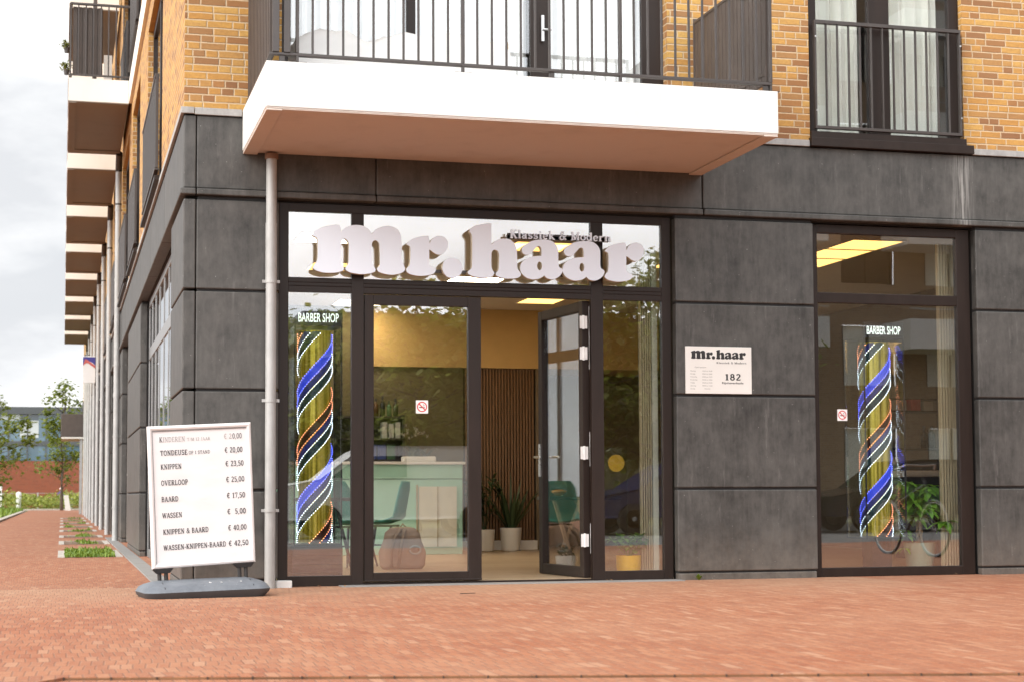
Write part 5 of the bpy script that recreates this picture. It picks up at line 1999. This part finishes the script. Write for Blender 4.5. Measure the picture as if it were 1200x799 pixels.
# slatted screens at the right edge of two windows
slat_c = pm('pale_oak_slat', (0.48, 0.40, 0.25), .6, 0, .12, 9, stretch=(3, 3, .3))
cream_b = pm('cream_screen_board', (0.66, 0.65, 0.52), .7)


def screen(x0, x1, y, z1, n, label):
    t = thing('slat_screen', label, 'slat screen', ((x0 + x1) / 2, y, .026), group='vertical slat screens in the shop windows')
    b = MB()
    p = (x1 - x0 - .05) / n
    for i in range(n):
        b.box(x0 + i * p, x0 + i * p + p * .55, y, y + .05, .06, z1)
    b.build('slat', slat_c, t, bevel=.002)
    b = MB()
    b.box(x1 - .05, x1, y - .004, y + .06, .06, z1)
    b.box(x0, x1 - .052, y - .002, y + .06, .03, .058)
    b.build('edge_board', cream_b, t)
    b = MB()
    b.box(x0, x1 - .052, y + .051, y + .06, .06, z1)
    b.build('backing', pm('dark_backing', (.03, .027, .02), .8), t)


screen(7.03, 7.255, .30, 3.1, 6, 'pale slat screen beside the money tree in the right window')
screen(4.055, 4.215, .30, 2.95, 5, 'pale slat screen behind the right sidelight near the yellow pot')
# clear poster stand with a yellow disc behind the right sidelight
t = thing('clear_display_stand', 'clear stand with a yellow disc behind the right sidelight', 'display stand', (3.9, .62, .026))
b = MB()
b.box(3.81, 4.03, .62, .628, .03, 1.18)
b.build('clear_panel', M['glass_thin'], t)
b = MB()
b.lathe((0, 0, 0), [(.078, 0), (.078, .005)], 24)
Mx = Matrix.Translation((3.925, .617, 1.035)) @ Matrix.Rotation(rad(90), 4, 'X')
b.v = [tuple(Mx @ Vector(p)) for p in b.v]
b.build('yellow_disc', pm('yellow_disc_paint', (.62, .36, .02), .5), t)
# small table with a jar behind the open leaf
t = thing('side_table', 'small wooden table behind the open door carrying a glass jar', 'table', (4.05, 2.0, .026))
b = MB()
b.box(3.62, 4.35, 1.75, 2.2, .70, .735)
b.build('table_top', pm('dark_walnut_top', (.05, .032, .022), .4), t, bevel=.004)
wd = pm('oak_leg', (.34, .22, .12), .6)
for p, q in (((3.68, 1.8, .70), (3.9, 1.85, .03)), ((3.95, 1.8, .70), (3.70, 1.85, .03)), ((4.25, 2.12, .70), (4.05, 2.12, .03)), ((4.0, 2.12, .70), (4.28, 2.12, .03))):
    b = MB()
    b.bar(p, q, .03)
    b.build('leg', wd, t)
t = thing('glass_jar', 'round glass jar with orange sweets on the table behind the open door', 'jar', (3.76, 1.9, .736))
b = MB()
b.lathe((3.76, 1.9, .736), [(.04, 0), (.075, .03), (.085, .08), (.07, .13), (.045, .15), (.05, .17)], 20)
b.build('jar_body', M['glass_thin'], t, smooth='all')
b = MB()
b.lathe((3.76, 1.9, .742), [(.03, 0), (.07, .03), (.076, .05), (.03, .06)], 16)
b.build('sweets', pm('orange_sweets', (.62, .26, .03), .6, 0, .4, 60), t, smooth='all')
t = thing('potted_plant', 'small dark plant in a pale bowl on the floor behind the open door', 'plant', (3.75, 1.65, .026))
pot_mb((3.75, 1.65, .027), .10, .14).build('pot', white_pot, t, smooth=True)
b = MB()
for i in range(40):
    p = Vector((3.75, 1.65, .15)) + rot_dir(random.uniform(0, 6.28), rad(random.uniform(10, 80)), random.uniform(.02, .10))
    leaf_strip(b, p, p + rot_dir(random.uniform(0, 6.28), rad(random.uniform(-10, 50)), .07), .016, .01, 3)
b.build('foliage', M['leaf_dark'], t)
t = thing('curtain', 'pale green curtain hanging inside behind the open door', 'curtain', (4.6, 2.7, 0))
cb = curtain_mb(0, 1.1, 0, .05, 3.0, .12, .04)
cb.v = [(4.6 + .25 * x_, 2.6 + x_ * .95, z_) if False else (4.35 + y_ + x_ * .25, 2.9 + x_ * .9, z_) for x_, y_, z_ in cb.v]
cb.build('curtain_cloth', pm('pale_sage_curtain', (.42, .44, .33), .9), t, smooth=True)

# ------------------------------------------------------------------ on the balconies
pr_ = [(0.78, .36), (0.90, .44), (1.0, .475), (1.08, .46), (1.18, .445), (1.27, .40), (1.335, .385), (1.40, .40), (1.50, .44), (1.64, .46), (1.85, .47), (2.0, .485), (2.13, .48), (2.28, .46), (2.42, .44), (2.48, .38)]
v = []
ny = 12
for px, h in pr_:
    for j in range(ny + 1):
        u = j / ny
        e = max(0.0, min(1.0, min(u, 1 - u) * 5)) ** .5
        v.append((px, -1.25 + .75 * u, ZB + .012 + (h - .01) * e * (1 + .05 * math.sin(px * 15 + u * 9)) - .03 * math.sin(u * 6)))
b = MB()
n = ny + 1
b.add(v, [(i * n + j, (i + 1) * n + j, (i + 1) * n + j + 1, i * n + j + 1) for i in range(len(pr_) - 1) for j in range(ny)])
for i in (0, len(pr_) - 1):
    ring = [v[i * n + j] for j in range(n)]
    b.add(ring + [(p[0], p[1], ZB + .004) for p in ring], [(j, j + 1, j + 1 + n, j + n) for j in range(n - 1)])
tag(b.build('furniture_cover', pm('white_tarpaulin', (0.80, 0.78, 0.76), .7, 0, .03), smooth='all'), 'white cover over low furniture on the front balcony', 'furniture cover')
b = MB()
b.tube([(2.50, -.95, ZB + .003), (2.52, -.88, 4.42)], .022, 8, rs=[.03, .012])
tag(b.build('wooden_stake', pm('tan_wood', (.5, .36, .2), .7)), 'tan wooden stake leaning behind the railing on the front balcony', 'stake')
for i, (z, lab) in enumerate(((7.62, 'upper small green plant on the outside of the far side balcony railing'), (7.28, 'lower small green plant on the outside of the far side balcony railing'))):
    b = MB()
    cx, cyy = -.965, 12.3
    for k in range(90):
        p = Vector((cx, cyy, z)) + rot_dir(random.uniform(0, 6.28), random.uniform(-1.4, 1.4), random.uniform(.0, .09))
        leaf_strip(b, p, p + rot_dir(random.uniform(0, 6.28), random.uniform(-.8, .9), .06), .014, .01, 2)
    t = thing('hanging_plant', lab, 'plant', (cx, cyy, z), group='plants hung on the side balcony')
    b.build('foliage', leaf_mat('olive_leaf', (.16, .17, .03), (.30, .30, .08)), t)
    b = MB()
    b.lathe((cx + .02, cyy, z - .12), [(.035, 0), (.045, .08)], 10)
    b.box(cx + .02, -.885, cyy - .01, cyy + .01, z - .06, z - .05)
    b.build('pot', M['rail'], t)

# sale board sticking out of the side wall
t = thing('sale_board', 'white board with a blue and red top sticking out of the side wall', 'sale board', (-.35, 36.0, 4.2))
b = MB()
b.box(-.40, -.04, 36.0, 36.04, 4.02, 4.78)
b.build('board_sheet', M['white'], t, bevel=.004)
b = MB()
b.add([(-.40, 35.996, 4.53), (-.40, 35.996, 4.76), (-.04, 35.996, 4.76), (-.04, 35.996, 4.50), (-.14, 35.996, 4.60), (-.28, 35.996, 4.66)], [(0, 1, 2, 3, 4, 5)])
b.build('blue_field', pm('board_blue', (.05, .045, .25), .5), t)
b = MB()
b.add([(-.40, 35.993, 4.50), (-.34, 35.993, 4.70), (-.28, 35.993, 4.68), (-.04, 35.993, 4.50), (-.04, 35.993, 4.42), (-.26, 35.993, 4.58), (-.32, 35.993, 4.58)], [(0, 1, 2, 6), (2, 3, 4, 5), (2, 5, 6)])
b.build('red_stripe', pm('board_red', (.55, .12, .10), .5), t)
b = MB()
b.box(-.04, .0, 36.0, 36.04, 4.05, 4.09)
b.box(-.04, .0, 36.0, 36.04, 4.70, 4.74)
b.build('bracket', M['rail'], t)
# weed and litter
t = thing('weed', 'small green weed at the foot of the dark stone wall', 'weed', (4.47, -.02, 0))
b = MB()
for i in range(16):
    a = random.uniform(3.2, 6.2)
    leaf_strip(b, (4.47, -.015, .001), Vector((4.47, -.02, .012)) + rot_dir(a, rad(random.uniform(15, 70)), random.uniform(.03, .065)), .012, .01, 3)
b.build('foliage', M['grass'], t)
lm = pm('dry_leaf', (.26, .15, .07), .8, 0, .3)
lit = [(3.62, -.06), (3.66, -.05), (1.12, -.12), (1.31, -.2), (6.98, -.03)]
for i, (x, y) in enumerate(lit):
    b = MB()
    a = random.uniform(0, 6.28)
    leaf_strip(b, (x, y, .012), Vector((x, y, .014)) + rot_dir(a, .15, .035), .009, .006, 3)
    tag(b.build('fallen_leaf', lm), 'dry brown leaf on the paving close to the shop front', 'leaf', 'dry leaves along the shop front')
b = MB()
b.box(2.01, 2.03, -1.365, -1.345, .001, .006)
b.bar((2.03, -1.355, .004), (2.13, -1.345, .005), .005)
tag(b.build('litter', pm('dark_litter', (.07, .05, .04), .8)), 'dark scrap of litter lying on the red paving before the doors', 'litter')

# ------------------------------------------------------------------ end of the side street
def rect_mb(*boxes):
    b = MB()
    for q in boxes:
        b.box(*q)
    return b


t = thing('office_building', 'far red brick building with a blue glass upper floor and dark roof edge', 'building', (0, 118, 0))
far_brick = brick_wall_mat('far_red_brick', [(0, (.20, .036, .018)), (.5, (.23, .046, .024)), (1, (.16, .03, .016))], (.24, .10, .07), bw=.42, bh=.125, jt=.012)
rect_mb((-40, 2.2, 118, 130, -.05, 3.45), (2.2, 7.9, 118.3, 130, -.05, 3.45), (-40, 40, 118.6, 130, 3.3, 3.4), (7.9, 40, 118, 130, -.05, 3.45), (2.2, 7.9, 118.02, 118.3, 2.25, 3.45)).build('brick_base', far_brick, t)
g_far = NT('blue_facade_glass')
gx, gy, gz = g_far.sep(g_far.co())
cell = g_far.white(g_far.comb(g_far.m('FLOOR', g_far.m('DIVIDE', gx, 1.35)), g_far.m('FLOOR', g_far.m('DIVIDE', gz, 1.3))))
g_far.out(g_far.ramp(cell, [(0, (.06, .11, .16)), (.6, (.10, .17, .22)), (.9, (.035, .055, .075)), (1, (.5, .52, .52))]), .12)
rect_mb((-40, 40, 118.2, 129, 3.46, 6.95)).build('glass_band', g_far.mat, t)
fd = pm('far_dark_metal', (.06, .065, .07), .5)
b = MB()
b.box(-40.2, 40.2, 117.8, 130, 6.96, 7.5)
b.box(-40, 40, 118.1, 118.19, 4.6, 4.95)
xx = -40
while xx < 40:
    b.box(xx, xx + .09, 118.1, 118.19, 3.46, 4.595)
    b.box(xx, xx + .09, 118.1, 118.19, 4.955, 6.95)
    xx += 1.35
b.build('roof_edge', fd, t)
dr = rect_mb((2.3, 7.8, 118.12, 118.2, 0, 2.2)).build('door', pm('far_door_glass', (.035, .05, .055), .15), t)
b = MB()
for xx in (2.2, 3.9, 5.0, 6.1, 7.75):
    b.box(xx, xx + .1, 118.05, 118.118, 0, 2.24)
b.box(2.3, 7.75, 118.05, 118.118, 1.5, 1.56)
b.build('door_frame', fd, dr)

t = thing('entrance_bay', 'brown box shaped bay on a thin pale column at the far end of the block', 'bay', (-.5, 62, 3.3))
rect_mb((-1.02, .2, 62, 66, 3.36, 4.35)).build('bay_box', M['slatmetal'], t, bevel=.02)
rect_mb((-1.0, .2, 62.02, 66, 3.28, 3.358)).build('bay_soffit', pale, t)
rect_mb((-.22, -.10, 62.1, 62.2, -.02, 3.28)).build('column', M['pipe'], t)
t = thing('concrete_wedge', 'pale sloping concrete block at the end of the side pavement', 'block', (-.6, 84, 0))
b = MB()
b.add([(-.75, 83, 0), (-.45, 83, 0), (-.45, 84, 0), (-.75, 84, 0), (-.85, 83.2, .85), (-.6, 83.2, .85), (-.6, 83.8, .85), (-.85, 83.8, .85)], [(0, 1, 5, 4), (1, 2, 6, 5), (2, 3, 7, 6), (3, 0, 4, 7), (4, 5, 6, 7)])
b.build('block_body', plaster_mat('pale_block', (.6, .58, .54)), t)

b2 = MB()
for z in (.35, .68, 1.0):
    b2.tube([(-9.2, 104, z), (6.3, 104, z)], .014, 6)
t = thing('wire_fence', 'thin pale wire fence in front of the far brick building', 'fence', (-2, 104, 0))
for xx in range(-4, 4):
    b = MB()
    b.tube([(xx * 2.2 - .3, 104, -.05), (xx * 2.2 - .3, 104, 1.05)], .04, 6)
    b.build('post', M['pipe'], t)
b2.build('wire', M['pipe'], t)

# low planting between the path and the far building
b = MB()
for i in range(17000):
    x = random.uniform(-16, 3.0)
    y = random.uniform(87, 103)
    hgt = .62 + .30 * math.sin(x * 1.3 + y * .7) * math.sin(y * .5 - x * .4) + .02 * (y - 87)
    z = random.uniform(.0, 1.0) ** .6 * hgt
    s = random.uniform(.09, .20)
    a, e = random.uniform(0, 6.28), random.uniform(-.3, 1.2)
    d1 = rot_dir(a, e, s)
    d2 = Vector((-math.sin(a), math.cos(a), 0)) * s * .5
    p = Vector((x, y, z))
    b.add([p - d2, p + d1 * .5 - d2 * .2, p + d1, p + d2], [(0, 1, 2, 3)])
b.build('planting', M['groundcover'], kind='stuff')
b = MB()
for i in range(4200):
    if i < 2600:
        x, y = random.uniform(-8, -2.95), random.uniform(41, 84)
        if math.sin(x * 1.7) * math.sin(y * .35) < -.2:
            continue
    else:
        x, y = random.uniform(-6, -3.0), random.uniform(60, 84)
    h = random.uniform(.1, .3)
    a = random.uniform(0, 6.28)
    d2 = Vector((math.cos(a), math.sin(a), 0)) * .05
    p = Vector((x, y, -.02))
    tp = p + Vector((random.uniform(-.12, .12), random.uniform(-.12, .12), h))
    b.add([p - d2, p + d2, tp], [(0, 1, 2)])
b.build('grass', M['grass'], kind='stuff')
b = MB()
b.tube([(-3.4, 90, 0), (-3.4, 90, .92)], .15, 10, rs=[.13, .16])
b.lathe((-3.4, 90, .92), [(.16, 0), (.14, .09), (.05, .14)], 10)
tag(b.build('bollard', M['white'], smooth=True), 'short white bollard in the low planting left of the path', 'bollard')
b = MB()
for z0 in (.55, .85, 1.15):
    b.box(-5.6, -4.35, 90, 90.05, z0, z0 + .2)
for xx in (-5.5, -4.45):
    b.box(xx, xx + .08, 90.05, 90.1, 0, 1.4)
t = thing('white_fence', 'short white board fence under the left tree', 'fence', (-5, 90, 0))
b.build('board', M['white'], t)

# person standing behind the planting
t = thing('person', 'small distant person in a purple jacket and pale hat behind the planting', 'person', (-1.0, 103, 0))
px, py_ = -1.02, 102.9
b = MB()
body = [((0, 0, 0), .001)]
sk = bpy.data.meshes.new('person_body')
jv = [(0, 0, .85), (0, 0, 1.05), (0, 0, 1.28), (0, 0, 1.42), (0, 0, 1.50), (0, 0, 1.60), (-.19, 0, 1.36), (-.25, 0, 1.10), (-.20, -.14, .92), (.19, 0, 1.36), (.25, 0, 1.10), (.20, -.14, .92), (-.09, 0, .78), (-.10, -.01, .45), (-.10, .02, .06), (-.10, -.10, .03), (.09, 0, .78), (.10, -.01, .45), (.10, .02, .06), (.10, -.10, .03)]
je = [(0, 1), (1, 2), (2, 3), (3, 4), (4, 5), (3, 6), (6, 7), (7, 8), (3, 9), (9, 10), (10, 11), (0, 12), (12, 13), (13, 14), (14, 15), (0, 16), (16, 17), (17, 18), (18, 19)]
jr = [.15, .15, .17, .09, .055, .10, .065, .05, .035, .065, .05, .035, .09, .065, .045, .035, .09, .065, .045, .035]
sk.from_pydata([(a + px, b_ + py_, c + .02) for a, b_, c in jv], je, [])
po = bpy.data.objects.new('body', sk)
C.objects.link(po)
po.parent = t
po.location = (1.0, -103, 0)
bmk = po.modifiers.new('skin', 'SKIN')
for i, r in enumerate(jr):
    sk.skin_vertices.new() if not sk.skin_vertices else None
    sk.skin_vertices[0].data[i].radius = (r, r * .8)
sk.skin_vertices[0].data[0].use_root = True
po.modifiers.new('sub', 'SUBSURF').render_levels = 1
pz = NT('clothed_body')
zz = pz.sep(pz.co())[2]
pz.out(pz.ramp(pz.m('DIVIDE', zz, 2.0), [(0, (.05, .05, .07)), (.44, (.05, .05, .08)), (.445, (.16, .10, .42)), (.735, (.16, .10, .42)), (.74, (.45, .28, .21))], 'CONSTANT'), .8)
sk.materials.append(pz.mat)
b = MB()
t.scale = (.76, .76, .76)
b.lathe((px, py_, 1.67), [(.19, 0), (.18, .015), (.115, .02), (.105, .10), (.03, .13)], 14)
b.build('hat', pm('pale_hat', (.72, .60, .55), .8), t, smooth='all')


# ------------------------------------------------------------------ trees
def tree(name, label, x, y, h, crown_r, trunk_h, leaves, mat, group, seed, ls=.16, clumps=26, zb=0, squash=1.0, top=.55):
    rnd = random.Random(seed)
    t = thing(name, label, 'tree', (x, y, zb), group=group)
    b = MB()
    pts = [Vector((x, y, zb - .05))]
    k = 7
    for i in range(1, k + 1):
        pts.append(Vector((x + rnd.uniform(-.05, .05) * i * .5, y + rnd.uniform(-.05, .05) * i * .5, zb + h * .93 * i / k)))
    r0 = .013 * h ** .9
    b.tube(pts, r0, 8, rs=[r0 * (1.15 - i / k) + .008 for i in range(k + 1)])
    cz = zb + trunk_h + (h - trunk_h) / 2
    hz = (h - trunk_h) / 2
    cl = []
    for i in range(clumps):
        while True:
            u = Vector((rnd.uniform(-1, 1), rnd.uniform(-1, 1), rnd.uniform(-1, 1)))
            if .25 < u.length < 1:
                break
        # narrow toward the top
        wz = 1.0 - top * max(0, u.z) ** 1.2 - .25 * max(0, -u.z - .4)
        p = Vector((x + u.x * crown_r * wz * squash, y + u.y * crown_r * wz, cz + u.z * hz))
        cl.append((p, rnd.uniform(.16, .36) * crown_r))
        s = Vector((x, y, max(zb + trunk_h * .8, p.z - rnd.uniform(.2, .5) * crown_r)))
        b.tube([s, (s + p) / 2 + Vector((0, 0, -.04 * crown_r)), p], .01, 5, rs=[r0 * .38, r0 * .25, .006])
    b.build('trunk', M['bark'], t, smooth='all')
    c = MB()
    for i in range(leaves):
        p0, r = rnd.choice(cl)
        while True:
            u = Vector((rnd.gauss(0, .55), rnd.gauss(0, .55), rnd.gauss(0, .45)))
            if u.length < 1.5:
                break
        p = p0 + u * r
        s = ls * rnd.uniform(.6, 1.3)
        a, e = rnd.uniform(0, 6.28), rnd.uniform(-1.1, .6)
        d1 = rot_dir(a, e, s)
        d2 = Vector((-math.sin(a), math.cos(a), rnd.uniform(-.4, .4))) * s * .42
        c.add([p, p + d1 * .5 - d2, p + d1, p + d1 * .5 + d2], [(0, 1, 2, 3)])
    c.build('crown', mat, t)
    return t


tree('young_tree', 'young green tree with a see-through crown at the end of the path', -.95, 84, 7.3, 1.6, 1.35, 1700, M['leaf'], 'trees at the end of the side street', 3, .22, 34)
tree('young_tree', 'tree at the left edge of the picture, darker and cut by the frame', -4.3, 74, 6.1, 1.95, .9, 2000, M['leaf'], 'trees at the end of the side street', 5, .22, 36)
tree('young_tree', 'low bushy tree at the far left beside the white fence', -5.3, 80, 3.0, 1.2, .2, 900, M['leaf'], 'trees at the end of the side street', 8, .22, 18)

# ------------------------------------------------------------------ across the street, seen in the window glass
for i, (x, y, h, r) in enumerate(((4.6, -24, 4.9, 1.6), (6.7, -22.5, 5.6, 1.8), (8.8, -24.5, 5.9, 1.9), (10.8, -23, 5.9, 1.9), (12.8, -24, 6.5, 2.0), (14.9, -25, 6.6, 2.0))):
    tree('street_tree', ('smallest pale street tree across the road, leftmost in the glass', 'second pale street tree across the road in the glass', 'third pale street tree across the road, mirrored in the door glass', 'fourth pale street tree across the road in the glass',
                         'tallest pale street tree across the road in the right sidelight', 'last pale street tree across the road beside the opposite block')[i], x, y, h, r, .9, 6500, M['leaf_pale'], 'street trees across the road', 20 + i, .20, 70, top=.12)
t = thing('opposite_block', 'brick apartment block with white balconies across the street, seen in the glass', 'building', (30, -34, 0))
b = MB()
ob_open = []
for fl_ in range(5):
    z = .9 + fl_ * 3.0
    for k in range(9):
        x = 18.4 + k * 2.7
        ob_open.append((x, x + 1.7, z, z + 1.75))
# wall face looks toward +y
us = sorted({16.5, 44.0, *[o[0] for o in ob_open], *[o[1] for o in ob_open]})
zs = sorted({0.0, 16.0, *[o[2] for o in ob_open], *[o[3] for o in ob_open]})
for a, b_ in zip(us, us[1:]):
    for c_, d_ in zip(zs, zs[1:]):
        if any(o[0] < (a + b_) / 2 < o[1] and o[2] < (c_ + d_) / 2 < o[3] for o in ob_open):
            continue
        b.quad((a, -31, c_), (b_, -31, c_), (b_, -31, d_), (a, -31, d_))
b.quad((16.5, -31, 0), (16.5, -33.5, 0), (16.5, -33.5, 16), (16.5, -31, 16))
b.quad((16.5, -31, 16), (44, -31, 16), (44, -33.5, 16), (16.5, -33.5, 16))
b.quad((44, -31, 0), (44, -33.5, 0), (44, -33.5, 16), (44, -31, 16))
b.build('brick_wall', brick_wall_mat('opposite_tan_brick', [(0, (.34, .24, .15)), (.6, (.42, .31, .2)), (1, (.26, .18, .12))], (.45, .38, .3)), t)
for o in ob_open:
    b = MB()
    b.box(o[0], o[1], -31.2, -31.14, o[2], o[3])
    w = b.build('window', M['curtain_g'] if random.random() < .6 else M['core'], t)
    b = MB()
    for xx in (o[0], (o[0] + o[1]) / 2 - .03, o[1] - .06):
        b.box(xx, xx + .06, -31.135, -31.05, o[2], o[3])
    b.build('frame', M['frame'], w)
for fl_ in range(1, 5):
    for k in range(3):
        x = 16.7 + k * 5.7
        z = 3.0 * fl_ + 1.85
        b = MB()
        b.box(x, x + 3.2, -31.0, -29.3, z, z + .3)
        b.box(x, x + 3.2, -29.38, -29.3, z + .3, z + .85)
        b.box(x, x + .08, -31, -29.38, z + .3, z + .85)
        b.box(x + 3.12, x + 3.2, -31, -29.38, z + .3, z + .85)
        bl = b.build('balcony', M['concrete'], t)
        b = MB()
        b.bar((x, -29.34, z + 1.15), (x + 3.2, -29.34, z + 1.15), .04)
        b.build('handrail', M['pipe'], bl)


t = thing('backdrop_row', 'low olive grey row added behind the street trees to block sky in the glass', 'building', (4, -38, 0))
rect_mb((-16, 6.3, -46, -38, -.05, 5.2), (6.3, 19, -46, -38, -.05, 6.3)).build('wall', plaster_mat('olive_render', (.20, .19, .10), (.12, .11, .06), .5), t)  # added mass, tall enough to block sky gaps in the reflections
rect_mb((-16.1, 6.2, -46.1, -37.8, 5.2, 5.4), (6.2, 19.1, -46.1, -37.8, 6.3, 6.45)).build('roof', fd, t)
for k in range(9):
    x = -15 + k * 3.4
    rect_mb((x, x + 2.6, -37.99, -37.93, 0, 2.3)).build('backdrop_door', pm('backdrop_door_grey', (.24, .23, .19), .5), t)


def car(name, label, x, y, L, Hh, Wd, mat, van=False):
    t = thing(name, label, 'van' if van else 'car', (x, y, -.05))
    if van:
        prof = [(0, .35), (0, .75), (.05, .98), (.75, 1.12), (1.45, Hh - .12), (1.7, Hh), (L - .15, Hh), (L, Hh - .15), (L, .35)]
        win = [(.95, 1.14), (1.48, Hh - .2), (2.4, Hh - .2), (2.4, 1.14)]
    else:
        prof = [(0, .33), (0, .62), (.08, .74), (1.0, .92), (1.75, Hh - .05), (2.1, Hh), (3.0, Hh), (3.7, Hh - .12), (L - .1, .95), (L, .85), (L, .35)]
        win = [(1.15, .95), (1.8, Hh - .12), (3.05, Hh - .08), (3.75, .98)]
    b = MB()
    n = len(prof)
    sec = [(-Wd / 2 + .10, .92), (-Wd / 2, 1.0), (Wd / 2, 1.0), (Wd / 2 - .10, .92)]
    v = []
    for yy, k in sec:
        for px_, pz_ in prof:
            inset = .12 * max(0, pz_ - .9) * (1 if yy > 0 else -1)
            v.append((x + px_ + (0), y + yy - inset, pz_ - .05 if k == 1.0 else (pz_ - .05) * 1.0))
    f = [(i * n + j, i * n + (j + 1) % n, (i + 1) * n + (j + 1) % n, (i + 1) * n + j) for i in range(3) for j in range(n)]
    f += [tuple(range(n)), tuple(range(3 * n, 4 * n))]
    b.add(v, f)
    b.build('body', mat, t, bevel=.05)
    b = MB()
    for sy in (-1, 1):
        pts = []
        for px_, pz_ in win:
            pts.append((x + px_, y + sy * (Wd / 2 - .12 * max(0, pz_ - .9) + .012), pz_ - .05))
        b.add(pts, [(0, 1, 2, 3)])
    b.build('window', M['core'], t)
    for wx in (.85, L - .85):
        for sy in (-1, 1):
            b = MB()
            Mx = Matrix.Translation((x + wx, y + sy * (Wd / 2 - .08), .265)) @ Matrix.Rotation(rad(90), 4, 'X')
            b.M = Mx
            b.lathe((0, 0, -.09), [(.2, 0), (.31, .01), (.31, .17), (.2, .18)], 20)
            w = b.build('wheel', M['black'], t)
            b = MB()
            b.M = Mx
            b.lathe((0, 0, -.095), [(.19, 0), (.05, .0), (.05, .19), (.19, .19)], 14)
            b.build('rim', M['pipe'], w)
    return t


car('delivery_van', 'white delivery van parked across the paving, seen in the door glass', 3.0, -18.3, 4.6, 1.75, 1.8, M['white'], True)
car('parked_car', 'dark blue car parked across the paving, seen in the right sidelight', 9.0, -18.0, 4.2, 1.45, 1.75, pm('dark_blue_paint', (.015, .025, .10), .2, .2))
car('parked_car', 'black car parked across the paving, seen low in the right shop window', 14.2, -18.4, 4.3, 1.5, 1.75, pm('black_paint', (.012, .012, .014), .15, .2))


def bicycle(x, y, rz, label):
    t = thing('bicycle', label, 'bicycle', (x, y, -.013), rz, 'bicycles parked across the paving')
    for wx in (-.53, .53):
        b = MB()
        pts = [(wx + .33 * math.cos(i * math.pi / 20), 0, .345 + .33 * math.sin(i * math.pi / 20)) for i in range(41)]
        b.tube(pts, .017, 6, caps=False)
        w = b.build('wheel', M['black'], t, local=True)
        b = MB()
        b.tube([(wx + .312 * math.cos(i * math.pi / 20), 0, .345 + .312 * math.sin(i * math.pi / 20)) for i in range(41)], .009, 5, caps=False)
        for i in range(14):
            a = i * 2 * math.pi / 14
            b.tube([(wx, 0, .345), (wx + .31 * math.cos(a), 0, .345 + .31 * math.sin(a))], .0018, 4)
        b.build('rim', M['pipe'], w, local=True)
    b = MB()
    fr = .016
    for p, q in (((-.53, 0, .345), (-.08, 0, .30)), ((-.08, 0, .30), (-.20, 0, .82)), ((-.53, 0, .345), (-.18, 0, .74)), ((-.08, 0, .30), (.36, 0, .78)), ((-.17, 0, .68), (.34, 0, .86)), ((.34, 0, .92), (.53, 0, .345)), ((.33, 0, .86), (.28, 0, 1.08))):
        b.tube([p, q], fr, 7)
    b.build('frame', pm('black_frame_paint', (.02, .02, .022), .3), t, local=True)
    b = MB()
    b.tube([(.12, .27, 1.05), (.26, .2, 1.10), (.30, 0, 1.09), (.26, -.2, 1.10), (.12, -.27, 1.05)], .012, 7)
    b.build('handlebar', M['pipe'], t, local=True)
    b = MB()
    b.add([(-.34, -.09, .87), (-.34, .09, .87), (-.08, .025, .88), (-.08, -.025, .88), (-.33, -.08, .82), (-.33, .08, .82), (-.1, .015, .83), (-.1, -.015, .83)], [(0, 1, 2, 3), (4, 5, 6, 7), (0, 1, 5, 4), (1, 2, 6, 5), (2, 3, 7, 6), (3, 0, 4, 7)])
    b.build('saddle', M['black'], t, local=True)
    return t


bicycle(9.0, -4.4, rad(87), 'black bicycle mirrored low in the right shop window beside the money tree')
